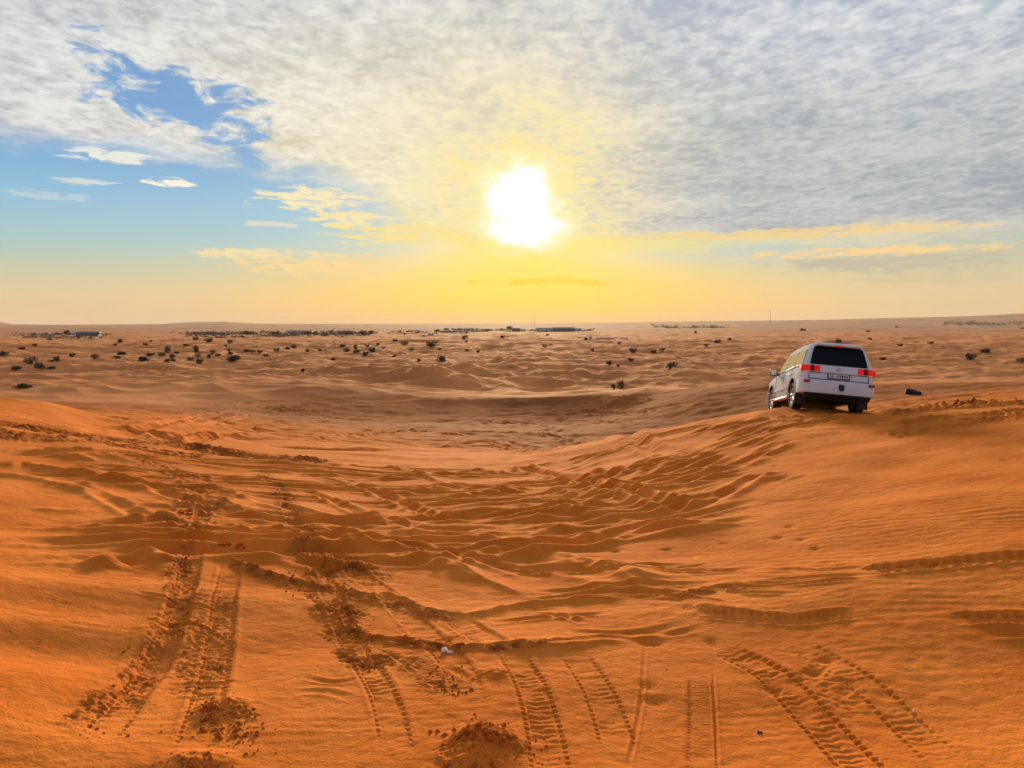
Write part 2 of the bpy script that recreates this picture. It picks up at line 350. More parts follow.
rut([(780,645),(800,652),(822,651)], .05, .02, .6)
# --- clear tyre prints in the foreground
tread([(722,646),(768,670),(809,707),(840,740),(875,780)], .135, .012, lam=.074, lug=.014, end=.3, fade=.15)
tread([(790,640),(835,664),(880,696),(930,742),(960,775)], .125, .008, lam=.074, lug=.012, fade=.7, end=.6)
tread([(512,655),(530,685),(540,715),(546,742),(552,780)], .12, .010, lam=.066, lug=.012, fade=.5)
tread([(575,656),(598,690),(612,722),(618,745)], .12, .006, lam=.066, lug=.012, fade=.6)
tread([(455,617),(485,640),(500,650)], .13, .012, lam=.06, lug=.009)
rut([(645,640),(642,690),(635,730),(626,775)], .014, .008, .5, rough=.3); rut([(713,660),(716,720),(719,775)], .010, .006, .5, rough=.3)
tread([(700,672),(702,720),(702,775)], .09, .004, lam=.04, lug=.005, fade=.6)
rut([(800,655),(835,690),(870,725)], .10, .012, .4, rough=1.2, fr=3)
for p in [[(205,500),(192,560),(172,625),(135,690),(85,765)], [(232,560),(222,620),(212,680),(190,770)], [(285,505),(318,570),(352,640),(384,700),(400,770)], [(330,560),(390,600),(450,660),(476,720)]]:
    tread(p, random.uniform(.10, .13), .010, lam=.075, lug=.010, fade=.8, end=.8)
for k in range(14):
    x0, y0_ = random.uniform(120, 640), random.uniform(590, 700); L_ = random.uniform(30, 110)
    rut([(x0, y0_), (x0 + L_ * .5, y0_ + random.uniform(-4, 10)), (x0 + L_, y0_ + random.uniform(-6, 24))], random.uniform(.02, .045), random.uniform(.006, .014), 1.0, end=.25, rough=.6, fr=2.5)
# clod heaps at the bottom edge
mound(482, 748, .09, .17, .16, 1); mound(470, 768, .07, .16, .2, 2); mound(222, 712, .06, .17, .16, 3); mound(200, 772, .05, .2, .12, 4)
churn([(440,778),(470,750),(500,740),(515,775)], .13, .018, 16, .45); churn([(200,720),(230,715),(255,735)], .14, .016, 15, .45)
churn([(375,650),(410,665),(440,690),(470,680)], .16, .010, 13, .5)
mound(496, 676, .03, .12, .1, 5)
for k in range(34):      # scuffs and old footprints
    px, py = random.choice([(random.uniform(560,880), random.uniform(600,700)), (random.uniform(760,1020), random.uniform(430,470)), (random.uniform(600,860), random.uniform(520,600))])
    mound(px, py, -random.uniform(.012, .03), random.uniform(.05, .09), random.uniform(.06, .10), k)
# sand pushed up round the tyres


# rim of the bowl and the larger dunes beyond it
ridge([(-40,391),(60,392),(130,389),(200,389),(300,391),(390,396),(445,403),(520,402),(600,400),(640,396),(700,389),(770,391)], .32, 1.5, end=0, skew=3.0, fr=.12)
for px, py, h, w, w2 in [(165,384,1.1,6,4.5),(112,384,.8,6,4),(240,380,1.0,9,6),(60,378,1.0,8,5),(345,380,1.2,8,5),(425,392,1.3,5,5),(470,385,1.6,7,6),(545,392,1.1,6,4),(590,385,1.3,8,5),(690,388,.9,8,5),(300,384,1.0,6,4)]: mound(px, py, h, w, w2, int(px))
sl = rows(2.5, 30); x, y, r = GX[sl], GY[sl], RR[sl]
GZ[sl] += .010 * perlin(x / .16, y / .12, 95) * np.clip(.4 + 1.4 * perlin(x / 1.5, y / 1.2, 96), 0, 1) + .018 * ridged(x / .9, y / .45, 97) * np.clip(.1 + 1.5 * perlin(x / 2.6, y / 2, 98), 0, 1)

# the sand carries the car: level it under the wheels
_car = np.array([9.2303, 23.5432]); _hd = np.array([math.sin(.1238), math.cos(.1238)]); _rt = np.array([math.cos(.1238), -math.sin(.1238)])
sl = rows(18, 30); x, y = GX[sl] - _car[0], GY[sl] - _car[1]
a_, b_ = x * _hd[0] + y * _hd[1], x * _rt[0] + y * _rt[1]
pl = -2.6943 - math.tan(.1536) * np.maximum(a_, -1.35) + .35 * np.minimum(a_ + 1.5, 0) * .25 - math.tan(.087) * b_ + .115 * np.clip(b_, 0, 1.2) + .015 - .05 * np.clip(a_ + 1.2, 0, 2.4) * np.clip(2.2 - a_, 0, 1) * .6
pl = pl + (.11 * np.exp(-((a_ + 1.65) / .4) ** 2) - .10 * np.exp(-((a_ - .2) / 1.0) ** 2)) * np.exp(-(b_ / .55) ** 4)
pl = pl + .02 * perlin(x / .3, y / .3, 130)
k = (1 - sstep(2.0, 3.0, np.abs(a_ - .25))) * (1 - sstep(1.0, 1.9, np.abs(b_)))
GZ[sl] += (pl - GZ[sl]) * k
# ------------------------------------------------------------------ node helper
class NT_:
    def __init__(s, tree): s.t = tree; s.n = tree.nodes; s.l = tree.links
    def put(s, sock, v):
        if v is None: return
        if isinstance(v, bpy.types.NodeSocket): s.l.new(v, sock)
        else:
            if sock.type == 'RGBA' and len(v) == 3: v = (*v, 1)
            sock.default_value = v
    def new(s, typ, ins=None, **kw):
        n = s.n.new(typ)
        for k, v in kw.items(): setattr(n, k, v)
        for k, v in (ins or {}).items(): s.put(n.inputs[k], v)
        return n
    def m(s, op, a, b=None, c=None, clamp=False):
        n = s.new('ShaderNodeMath', operation=op, use_clamp=clamp)
        for i, v in enumerate((a, b, c)): s.put(n.inputs[i], v)
        return n.outputs[0]
    def vm(s, op, a, b=None, out=0):
        n = s.new('ShaderNodeVectorMath', operation=op)
        s.put(n.inputs[0], a); s.put(n.inputs[1], b)
        return n.outputs['Value' if op in ('DOT_PRODUCT', 'LENGTH') else 0]
    def mix(s, f, a, b, mode='MIX'):
        n = s.new('ShaderNodeMix', data_type='RGBA', blend_type=mode)
        s.put(n.inputs[0], f); s.put(n.inputs[6], a); s.put(n.inputs[7], b)
        return n.outputs[2]
    def ss(s, x, a, b):
        n = s.new('ShaderNodeMapRange', interpolation_type='SMOOTHSTEP')
        for i, v in enumerate((x, a, b, 0.0, 1.0)): s.put(n.inputs[i], v)
        return n.outputs[0]
    def ramp(s, x, stops):
        n = s.new('ShaderNodeValToRGB'); e = n.color_ramp.elements
        while len(e) < len(stops): e.new(0.5)
        for k, (p, c) in enumerate(stops): e[k].position = p; e[k].color = (*c, 1)
        s.put(n.inputs[0], x); return n.outputs[0]
    def noise(s, v, scale, det=4, rough=.55, dist=0.0, lac=2.0):
        n = s.new('ShaderNodeTexNoise', {'Vector': v, 'Scale': scale, 'Detail': det, 'Roughness': rough, 'Distortion': dist, 'Lacunarity': lac})
        return n.outputs[0]
    def xyz(s, x, y, z):
        n = s.new('ShaderNodeCombineXYZ')
        for i, v in enumerate((x, y, z)): s.put(n.inputs[i], v)
        return n.outputs[0]
def lin(*c):
    return tuple((v / 255 / 12.92) if v <= 10 else ((v / 255 + .055) / 1.055) ** 2.4 for v in c)

def material(name, color, rough=.5, metal=0.0, spec=.5, coat=0.0, emit=None, estr=0.0, bump=0.0, bscale=30, vary=0.0):
    m = bpy.data.materials.new(name); m.use_nodes = True
    N = NT_(m.node_tree); b = m.node_tree.nodes['Principled BSDF']
    N.put(b.inputs['Base Color'], color); b.inputs['Roughness'].default_value = rough
    b.inputs['Metallic'].default_value = metal; b.inputs['Specular IOR Level'].default_value = spec
    b.inputs['Coat Weight'].default_value = coat; b.inputs['Coat Roughness'].default_value = .05
    tc = N.new('ShaderNodeTexCoord').outputs['Object']
    if vary:
        n = N.noise(tc, bscale * .3, 4)
        N.put(b.inputs['Base Color'], N.mix(N.m('MULTIPLY', n, vary, clamp=True), color, tuple(v * .35 for v in color)))
    if emit:
        N.put(b.inputs['Emission Color'], emit); b.inputs['Emission Strength'].default_value = estr
    if bump:
        bp = N.new('ShaderNodeBump', {'Height': N.noise(tc, bscale, 4), 'Strength': bump, 'Distance': .02})
        N.put(b.inputs['Normal'], bp.outputs[0])
    return m

# ------------------------------------------------------------------ sand
def sand_material():
    m = bpy.data.materials.new('dune_sand'); m.use_nodes = True
    N = NT_(m.node_tree); b = m.node_tree.nodes['Principled BSDF']
    pos = N.new('ShaderNodeNewGeometry').outputs['Position']
    damp = N.new('ShaderNodeAttribute', attribute_name='damp').outputs['Fac']
    col = N.new('ShaderNodeAttribute', attribute_name='sand_colour').outputs['Color']
    g = N.noise(pos, 8, 5, .68)
    col = N.mix(N.m('MULTIPLY', N.ss(g, .40, .70), .22), col, N.vm('MULTIPLY', col, (.62, .55, .5)))
    N.put(b.inputs['Base Color'], col); b.inputs['Roughness'].default_value = .95
    b.inputs['Specular IOR Level'].default_value = 0.03
    h = N.m('MULTIPLY', g, N.m('ADD', .034, N.m('MULTIPLY', damp, .07)))
    bp = N.new('ShaderNodeBump', {'Height': h, 'Strength': .8, 'Distance': 1.0})
    N.put(b.inputs['Normal'], bp.outputs[0])
    return m
SAND_A, SAND_B = (.66, .168, .018), (.81, .238, .036)
SAND_BOWL_SHADE = (.40, .125, .030)  # darkened: shade of the bowl's far wall put into the colour
SAND_C, SAND_D = (.60, .215, .070), (.80, .305, .100)
SAND_DAMP = (.27, .064, .011)
def sand_colours():
    """the sand's own colour: orange dune, browner gravelly bowl, paler plain with scrubby ground, moist turned sand"""
    x, y, r = GX, GY, RR
    def lerp(a, b, t): return a + (b - a) * t[..., None]
    C = lambda c: np.array(c, np.float32)
    n1 = np.clip(.5 + .9 * perlin(x / 1.1, y / 1.1, 110) + .5 * perlin(x / .35, y / .22, 111) + .6 * perlin(x / 4, y / 2.2, 120), 0, 1).astype(np.float32)
    n3 = (.9 * perlin(x / 16, y / 16, 112) + .5 * perlin(x / 6, y / 6, 113)).astype(np.float32)
    c = lerp(C(SAND_A), C(SAND_B), n1)
    c = lerp(c, C(SAND_BOWL_SHADE)[None, None, :] * (1 + .35 * n3[..., None]), sstep(27, 50, r + 9 * n3 - 14 * np.clip(-TT / .5, 0, 1.2) * (TT > -1.2)).astype(np.float32))
    pl = lerp(C(SAND_C), C(SAND_D), sstep(-.3, .3, n3).astype(np.float32))
    sc = perlin(x / 4.5, y / 3.2, 114) + .6 * perlin(x / 1.6, y / 1.1, 115) + .6 * perlin(x / 24, y / 18, 116)
    pl = lerp(pl, C((.17, .105, .058)), (.6 * sstep(.36, .62, sc) * sstep(95, 135, r)).astype(np.float32))
    c = lerp(c, pl, sstep(64, 74, r + 6 * n3).astype(np.float32))
    fs = perlin(x / 160, y / 220, 117) + .6 * perlin(x / 60, y / 90, 118)
    far = lerp(np.broadcast_to(C((.46, .195, .082)), c.shape), C((.13, .115, .09)), sstep(-.05, .35, fs).astype(np.float32))
    c = lerp(c, far, (.75 * sstep(500, 2200, r)).astype(np.float32))
    dm = np.clip(DAMP * (1.15 + .8 * perlin(x / .12, y / .12, 119)), 0, 1) * .9
    return lerp(c, C(SAND_DAMP), dm.astype(np.float32))
MAT_SAND = sand_material()

def ground_mesh():
    nv = NR * NT
    co = np.empty((nv, 3), np.float32)
    co[:, 0], co[:, 1], co[:, 2] = GX.ravel(), GY.ravel(), GZ.ravel() + EYE
    i = np.arange(NR - 1)[:, None]; j = np.arange(NT - 1)[None, :]
    a = (i * NT + j).ravel()
    f = np.stack([a, a + NT, a + NT + 1, a + 1], 1).astype(np.int32)
    me = bpy.data.meshes.new('sand')
    me.vertices.add(nv); me.vertices.foreach_set('co', co.ravel())
    me.loops.add(f.size); me.loops.foreach_set('vertex_index', f.ravel())
    me.polygons.add(len(f)); me.polygons.foreach_set('loop_start', np.arange(0, f.size, 4, dtype=np.int32))
    me.polygons.foreach_set('use_smooth', np.ones(len(f), bool))
    at = me.attributes.new('damp', 'FLOAT', 'POINT'); at.data.foreach_set('value', DAMP.ravel())
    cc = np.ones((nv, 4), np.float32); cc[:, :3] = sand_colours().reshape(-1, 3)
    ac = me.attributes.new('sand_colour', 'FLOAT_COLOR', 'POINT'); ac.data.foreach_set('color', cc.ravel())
    me.update(calc_edges=True)
    me.materials.append(MAT_SAND)
    o = bpy.data.objects.new('desert_ground', me); COL.objects.link(o)
    o['kind'] = 'structure'; o['label'] = 'orange dune sand crossed by tyre tracks, running out to a paler plain'
    return o
ground_mesh()

# ------------------------------------------------------------------ sky, sun
SUN_AZ, SUN_EL = 0.97, 8.6
def build_sky():
    w = bpy.data.worlds.new('World'); SC.world = w; w.use_nodes = True
    N = NT_(w.node_tree); bg = w.node_tree.nodes['Background']
    d = N.vm('NORMALIZE', N.new('ShaderNodeTexCoord').outputs['Generated'])
    sx = N.new('ShaderNodeSeparateXYZ', {0: d}); X, Y, Z = sx.outputs
    el = N.m('MULTIPLY', N.m('ARCSINE', Z), 180 / math.pi)
    az = N.m('MULTIPLY', N.m('ARCTAN2', X, Y), 180 / math.pi)
    front = N.ss(Y, -.5, .75)
    S = Vector((math.sin(R(SUN_AZ)) * math.cos(R(SUN_EL)), math.cos(R(SUN_AZ)) * math.cos(R(SUN_EL)), math.sin(R(SUN_EL))))
    gam = N.m('MULTIPLY', N.m('ARCCOSINE', N.m('MINIMUM', N.vm('DOT_PRODUCT', d, tuple(S)), .99999)), 180 / math.pi)
    e40 = N.m('DIVIDE', el, 40, clamp=True)
    away = N.ramp(e40, [(0, lin(232,196,146)), (.05, lin(226,203,160)), (.095, lin(196,204,178)), (.14, lin(166,203,205)), (.21, lin(140,192,222)), (.33, lin(96,160,216)), (.55, lin(92,146,205)), (1, lin(70,110,170))])
    near = N.ramp(e40, [(0, lin(246,192,92)), (.05, lin(250,198,62)), (.11, lin(238,200,84)), (.17, lin(246,216,84)), (.35, lin(255,236,140)), (.7, lin(200,205,200)), (1, lin(120,150,180))])
    ga = N.m('POWER', 2.718, N.m('MULTIPLY', -1, N.m('POWER', N.m('DIVIDE', N.m('SUBTRACT', az, 1), 17), 2)))
    ga = N.m('MULTIPLY', ga, N.m('SUBTRACT', 1, N.m('MULTIPLY', N.ss(el, 2.5, 6.5), N.m('SUBTRACT', 1, N.m('POWER', 2.718, N.m('MULTIPLY', -1, N.m('POWER', N.m('DIVIDE', N.m('SUBTRACT', az, 1), 8.5), 2)))))))
    clear = N.mix(ga, away, near)
    right = N.ss(az, 14, 30)
    clear = N.mix(N.m('MULTIPLY', right, .35), clear, lin(228, 200, 150))
    nish = N.new('ShaderNodeTexSky', sky_type='NISHITA', sun_disc=False, sun_elevation=R(SUN_EL), sun_rotation=R(SUN_AZ), air_density=1.2, dust_density=2.0).outputs[0]
    clear = N.mix(.06, clear, N.vm('MULTIPLY', nish, (.1, .1, .1)))
    # cloud sheet seen from below: plan coordinates of a level layer
    zz = N.m('ADD', N.m('MAXIMUM', Z, 0), .055)
    P = N.xyz(N.m('DIVIDE', X, zz), N.m('DIVIDE', Y, zz), 0)
    A = N.xyz(N.m('MULTIPLY', az, .1), N.m('MULTIPLY', el, .1), 0)             # angular coordinates, 10 degrees a unit
    big = N.noise(P, .9, 2, .55); mid = N.noise(N.vm('MULTIPLY', P, (1, .75, 1)), 3.6, 4, .6, .5)
    fine = N.noise(N.vm('MULTIPLY', P, (1, .7, 1)), 16, 3, .5, .4)
    streak = N.noise(N.vm('MULTIPLY', A, (1, 3.2, 1)), 2.6, 6, .62, .5)
    # lower edge of the sheet, by direction
    edge = N.ramp(N.m('ADD', N.m('DIVIDE', az, 90), .5, clamp=True), [(0, (.58,)*3), (.128, (.57,)*3), (.255, (.565,)*3), (.335, (.53,)*3), (.392, (.46,)*3), (.425, (.35,)*3), (.467, (.285,)*3), (.6, (.278,)*3), (.86, (.285,)*3), (1, (.29,)*3)])
    edge = N.m('MULTIPLY', edge, 20)
    q = N.m('ADD', N.m('SUBTRACT', el, edge), N.m('MULTIPLY', N.m('SUBTRACT', streak, .5), 3.2))
    deck = N.ss(q, -1.1, 1.3)
    leftw = N.m('SUBTRACT', 1, N.ss(az, -20, -2))
    # openings at the upper left, slanting down to the right
    t = N.m('SUBTRACT', el, N.m('SUBTRACT', 7.1, N.m('MULTIPLY', az, .33)))
    h1 = N.m('SUBTRACT', 1, N.m('POWER', N.m('DIVIDE', t, 3.0), 2))
    h2 = N.m('SUBTRACT', 1, N.m('POWER', N.m('DIVIDE', N.m('ADD', az, 23), 7.0), 2))
    hn = N.noise(N.vm('MULTIPLY', A, (1, 2.1, 1)), 3.4, 6, .66, .6)
    hole = N.ss(N.m('ADD', N.m('MULTIPLY', N.m('MINIMUM', h1, h2), .30), N.m('SUBTRACT', hn, .60)), .0, .17)
    deck = N.m('MULTIPLY', deck, N.m('SUBTRACT', 1, N.m('MULTIPLY', hole, .92)))
    # colours of the sheet
    tone = N.m('ADD', N.m('MULTIPLY', N.m('SUBTRACT', mid, .5), 2.0), N.m('MULTIPLY', N.m('SUBTRACT', fine, .5), 2.3))
    tone = N.m('ADD', tone, N.m('MULTIPLY', N.m('SUBTRACT', big, .5), 2.0))
    tone = N.m('ADD', tone, N.m('MULTIPLY', N.m('SUBTRACT', N.noise(N.vm('MULTIPLY', P, (1, .8, 1)), 40, 2, .6, .3), .5), 1.1))
    tone = N.m('ADD', tone, N.m('MULTIPLY', N.m('SUBTRACT', streak, .5), .9))
    warm = N.m('POWER', 2.718, N.m('MULTIPLY', -1, N.m('ADD', N.m('POWER', N.m('DIVIDE', N.m('ADD', az, 11), 15), 2), N.m('POWER', N.m('DIVIDE', N.m('SUBTRACT', el, 12), 8), 2))))
    grey = N.m('MULTIPLY', N.ss(az, 3, 19), N.m('SUBTRACT', 1, N.ss(el, 10, 21)))
    top = N.ss(el, 13, 22)
    lo = N.mix(N.m('MULTIPLY', warm, .9), lin(176, 183, 192), lin(222, 212, 182))
    hi = N.mix(N.m('MULTIPLY', warm, .9), lin(228, 230, 230), lin(252, 245, 222))
    lo = N.mix(grey, lo, lin(163, 171, 177)); hi = N.mix(grey, hi, lin(202, 205, 203))
    lo = N.mix(N.m('MULTIPLY', top, N.ss(az, -5, 12)), lo, lin(172, 182, 200))
    sheet = N.mix(N.m('ADD', N.m('ADD', .50, N.m('MULTIPLY', warm, .16)), N.m('MULTIPLY', tone, .85), clamp=True), lo, hi)
    # sunlit yellow in the sheet round the sun
    gl = N.m('ADD', N.m('POWER', 2.718, N.m('MULTIPLY', -1, N.m('POWER', N.m('DIVIDE', gam, 6.8), 2))), 0)
    glw = N.m('ADD', N.m('MULTIPLY', gl, .95), N.m('MULTIPLY', N.m('MULTIPLY', gl, tone), 1.6), clamp=True)
    sheet = N.mix(glw, sheet, lin(255, 229, 128))
    gl2 = N.m('POWER', 2.718, N.m('MULTIPLY', -1, N.m('POWER', N.m('DIVIDE', gam, 12), 2)))
    sheet = N.mix(N.m('MULTIPLY', N.m('MULTIPLY', gl2, .5), N.m('SUBTRACT', 1, N.m('MULTIPLY', grey, .6))), sheet, lin(255, 239, 190))
    # bright lower fringe of the sheet
    fr = N.m('MULTIPLY', N.ss(q, -.6, .1), N.m('SUBTRACT', 1, N.ss(q, .3, 1.5)))
    fr = N.m('MULTIPLY', fr, N.m('MULTIPLY', N.ss(az, -12, -4), N.m('SUBTRACT', 1, N.ss(az, 26, 36))))
    sheet = N.mix(N.m('MULTIPLY', fr, .8), sheet, N.mix(N.ss(gam, 6, 26), lin(255, 232, 110), lin(246, 222, 170)))
    sky = N.mix(deck, clear, sheet)
    # separate low clouds: (azimuth, elevation, half width, half height, colour, cover)
    for (a0, e0, wa, we, col, cov) in [(-13.2, 4.2, 7.0, .9, (253,220,152), 1.0), (-17.8, 5.05, 6.0, .42, (248,224,172), 1), (-27, 10.9, 3.2, .5, (240,238,225), .95), (-23.6, 9.5, 1.7, .35, (252,244,222), 1), (-28.5, 9.2, 1.8, .28, (222,226,220), .8), (-14.0, 8.9, 4.6, 1.0, (248,234,190), 1), (-11.5, 7.6, 3.6, .8, (250,232,176), 1), (-8.5, 6.6, 5.0, .85, (252,228,150), 1),
                                        (3.0, 3.25, 6.5, .36, (255,222,70), .85), (26.5, 4.25, 8.5, 1.0, (196,190,165), .95), (24.5, 4.95, 9.0, .40, (250,214,150), 1), (28.5, 3.1, 5.5, .5, (214,196,158), .7), (20, 6.35, 13, .42, (250,214,140), .75), (-31, 8.2, 3, .3, (205,218,220), .6), (-17.3, 7.1, 2.6, .22, (236,226,200), .7)]:
        v = N.m('SUBTRACT', 1, N.m('ADD', N.m('POWER', N.m('DIVIDE', N.m('SUBTRACT', az, a0), wa), 2), N.m('POWER', N.m('DIVIDE', N.m('SUBTRACT', el, e0), we), 2)))
        v = N.m('ADD', N.m('MULTIPLY', v, .62), N.m('MULTIPLY', N.m('SUBTRACT', N_STREAK(N, A), .5), 3.4))
        sky = N.mix(N.m('MULTIPLY', N.ss(v, .02, .6), cov), sky, lin(*col))
    # the veiled sun: a ragged white patch through the sheet
    wob = N.m('MULTIPLY', N.m('SUBTRACT', N.noise(N.vm('MULTIPLY', A, (1, 1.5, 1)), 5, 5, .6), .5), 2.0)
    def blob(a0, e0, wa, we):
        return N.m('SUBTRACT', 1, N.m('SQRT', N.m('ADD', N.m('POWER', N.m('DIVIDE', N.m('SUBTRACT', az, a0), wa), 2), N.m('POWER', N.m('DIVIDE', N.m('SUBTRACT', el, e0), we), 2))))
    core = N.m('MAXIMUM', blob(.55, 9.6, 2.3, 1.9), blob(1.05, 7.3, 2.55, 1.4))
    core = N.m('MAXIMUM', core, blob(.8, 8.5, 2.35, 1.7))
    core = N.m('ADD', core, N.m('MULTIPLY', wob, .8))
    sky = N.mix(N.ss(core, -1.0, .05), sky, (1.02, .93, .45))
    sky = N.mix(N.ss(core, -.40, .22), sky, (1.04, 1.03, .92))
    sky = N.mix(N.ss(core, .0, .9), sky, (8.5, 7.6, 5.8))
    # the half of the sky behind the viewer, and overhead: dimmer
    sky = N.mix(N.ss(el, -1.0, -.2), (.35, .24, .15, 1), sky)
    N.put(bg.inputs['Color'], N.vm('MULTIPLY', sky, (8.3, 8.3, 8.3)))
    bg.inputs['Strength'].default_value = .1
    bg2 = N.new('ShaderNodeBackground', {'Strength': .1})
    bg2.inputs['Color'].default_value = (SKY_BACK[0] * 8.7, SKY_BACK[1] * 8.7, SKY_BACK[2] * 8.7, 1)
    rest = N.m('MAXIMUM', N.m('SUBTRACT', 1, front), N.ss(el, 30, 50))
    mx = N.new('ShaderNodeMixShader', {0: rest, 1: bg.outputs[0], 2: bg2.outputs[0]})
    w.node_tree.links.new(mx.outputs[0], w.node_tree.nodes['World Output'].inputs['Surface'])
    w.cycles.sampling_method = 'MANUAL'; w.cycles.sample_map_resolution = 1024
    L = bpy.data.lights.new('sun', 'SUN'); L.energy = SUN_E; L.angle = R(SUN_ANGLE); L.color = SUN_COL
    lo_ = bpy.data.objects.new('sun', L); lo_.rotation_euler = (-S).to_track_quat('-Z', 'Y').to_euler(); lo_.location = (0, 0, 60)
    COL.objects.link(lo_)
def N_STREAK(N, A):
    if not hasattr(N, 'st2'): N.st2 = N.noise(N.vm('MULTIPLY', A, (1, 4.5, 1)), 5.5, 6, .68, .5)
    return N.st2
SKY_BACK = (.28, .335, .44)
SUN_E, SUN_ANGLE, SUN_COL = 5.0, 12.0, (1.0, .76, .46)
build_sky()

def haze():
    bm = bmesh.new(); bmesh.ops.create_cube(bm, size=1)
    for v in bm.verts: v.co = Vector((v.co.x * 29000, v.co.y * 29000, -16 if v.co.z < 0 else 145))
    me = bpy.data.meshes.new('haze'); bm.to_mesh(me); bm.free()
    m = bpy.data.materials.new('haze_air'); m.use_nodes = True; nt = m.node_tree; nt.nodes.clear()
    o_ = nt.nodes.new('ShaderNodeOutputMaterial'); v = nt.nodes.new('ShaderNodeVolumePrincipled')
    v.inputs['Color'].default_value = (.86, .78, .70, 1); v.inputs['Density'].default_value = HAZE_D; v.inputs['Anisotropy'].default_value = .1
    nt.links.new(v.outputs[0], o_.inputs['Volume']); me.materials.append(m)
    o = bpy.data.objects.new('haze', me); COL.objects.link(o); o['kind'] = 'stuff'; o['label'] = 'thin dusty evening haze over the plain'
HAZE_D = 0.00005
haze()
SC.view_settings.view_transform = 'Standard'; SC.view_settings.look = 'None'
SC.view_settings.exposure = 0.27; SC.view_settings.gamma = 1.0
SC.render.engine = 'CYCLES'
SC.cycles.max_bounces = 5; SC.cycles.diffuse_bounces = 2; SC.cycles.use_adaptive_sampling = True; SC.cycles.adaptive_threshold = .02; SC.cycles.adaptive_min_samples = 12; SC.cycles.volume_bounces = 1; SC.cycles.use_denoising = True
try: SC.cycles.denoiser = 'OPENIMAGEDENOISE'
except Exception: pass
# ------------------------------------------------------------------ object helpers
def link(name, me, mats, parent=None, smooth=35):
    me.name = name
    for m in (mats if isinstance(mats, (list, tuple)) else [mats]): me.materials.append(m)
    if smooth:
        me.polygons.foreach_set('use_smooth', np.ones(len(me.polygons), bool)); me.set_sharp_from_angle(angle=R(smooth))
    o = bpy.data.objects.new(name, me); COL.objects.link(o)
    if parent: o.parent = parent
    return o
def bm_obj(name, bm, mats, parent=None, smooth=35):
    me = bpy.data.meshes.new(name); bmesh.ops.recalc_face_normals(bm, faces=bm.faces); bm.to_mesh(me); bm.free()
    return link(name, me, mats, parent, smooth)
def add_box(bm, c, s, bev=0.0, rot=None, seg=2, mi=0):
    r = bmesh.ops.create_cube(bm, size=1)
    vs = r['verts']
    for v in vs: v.co = Vector((v.co.x * s[0], v.co.y * s[1], v.co.z * s[2]))
    if bev:
        es = list({e for v in vs for e in v.link_edges})
        rr = bmesh.ops.bevel(bm, geom=es, offset=bev, segments=seg, affect='EDGES', profile=.6)
        vs = list({v for f in rr['faces'] for v in f.verts} | {v for v in vs if v.is_valid})
    M = Matrix.Translation(c) @ (rot.to_4x4() if rot else Matrix.Identity(4))
    fs = {f for v in vs for f in v.link_faces}
    for v in vs: v.co = M @ v.co
    for f in fs: f.material_index = mi
    return vs
def add_prism(bm, pts, axis, a, b, bev=0.0, mi=0):
    """closed outline pulled along an axis ('x','y','z') from a to b"""
    def P(u, v, w): return {'x': (w, u, v), 'y': (u, w, v), 'z': (u, v, w)}[axis]
    A = [bm.verts.new(P(u, v, a)) for u, v in pts]; B = [bm.verts.new(P(u, v, b)) for u, v in pts]
    fs = [bm.faces.new(A), bm.faces.new(B[::-1])]
    n = len(pts)
    for i in range(n): fs.append(bm.faces.new((A[i], B[i], B[(i + 1) % n], A[(i + 1) % n])))
    bmesh.ops.recalc_face_normals(bm, faces=fs)
    for f in fs: f.material_index = mi
    if bev:
        es = list({e for f in fs for e in f.edges})
        bmesh.ops.bevel(bm, geom=es, offset=bev, segments=2, affect='EDGES', profile=.6)
def add_tube(bm, pts, rad, n=8, closed=False):
    P = [Vector(p) for p in pts]; rings = []
    for i, p in enumerate(P):
        t = (P[(i + 1) % len(P)] - P[i - 1]) if closed else (P[min(i + 1, len(P) - 1)] - P[max(i - 1, 0)])
        t.normalize(); u = t.orthogonal().normalized() if abs(t.z) > .9 else t.cross(Vector((0, 0, 1))).normalized(); w = t.cross(u)
        rr = rad[i] if isinstance(rad, (list, tuple)) else rad
        rings.append([bm.verts.new(p + rr * (math.cos(2 * math.pi * k / n) * u + math.sin(2 * math.pi * k / n) * w)) for k in range(n)])
    for i in range(len(P) if closed else len(P) - 1):
        a, b = rings[i], rings[(i + 1) % len(P)]
        for k in range(n): bm.faces.new((a[k], a[(k + 1) % n], b[(k + 1) % n], b[k]))
    if not closed: bm.faces.new(rings[0][::-1]); bm.faces.new(rings[-1])
def add_lathe_x(bm, prof, c, n=40, mi=0):
    """profile (radius, x) turned about the x axis through c; closed into a ring"""
    rings = []
    for k in range(n):
        a = 2 * math.pi * k / n
        rings.append([bm.verts.new((c[0] + x, c[1] + r * math.cos(a), c[2] + r * math.sin(a))) for r, x in prof])
    m = len(prof)
    for k in range(n):
        A, B = rings[k], rings[(k + 1) % n]
        for i in range(m): f = bm.faces.new((A[i], A[(i + 1) % m], B[(i + 1) % m], B[i])); f.material_index = mi
def add_loft(bm, secs, cap=True):
    rings = [[bm.verts.new(p) for p in s] for s in secs]; n = len(rings[0])
    for i in range(len(rings) - 1):
        for k in range(n): bm.faces.new((rings[i][k], rings[i][(k + 1) % n], rings[i + 1][(k + 1) % n], rings[i + 1][k]))
    if cap: bm.faces.new(rings[0][::-1]); bm.faces.new(rings[-1])
def add_panel(bm, pts, n, t):
    """thin plate: a polygon given in 3-D, thickened by t along n"""
    n = Vector(n).normalized()
    A = [bm.verts.new(Vector(p)) for p in pts]; B = [bm.verts.new(Vector(p) + n * t) for p in pts]
    bm.faces.new(A); bm.faces.new(B[::-1]); k = len(pts)
    for i in range(k): bm.faces.new((A[i], B[i], B[(i + 1) % k], A[(i + 1) % k]))

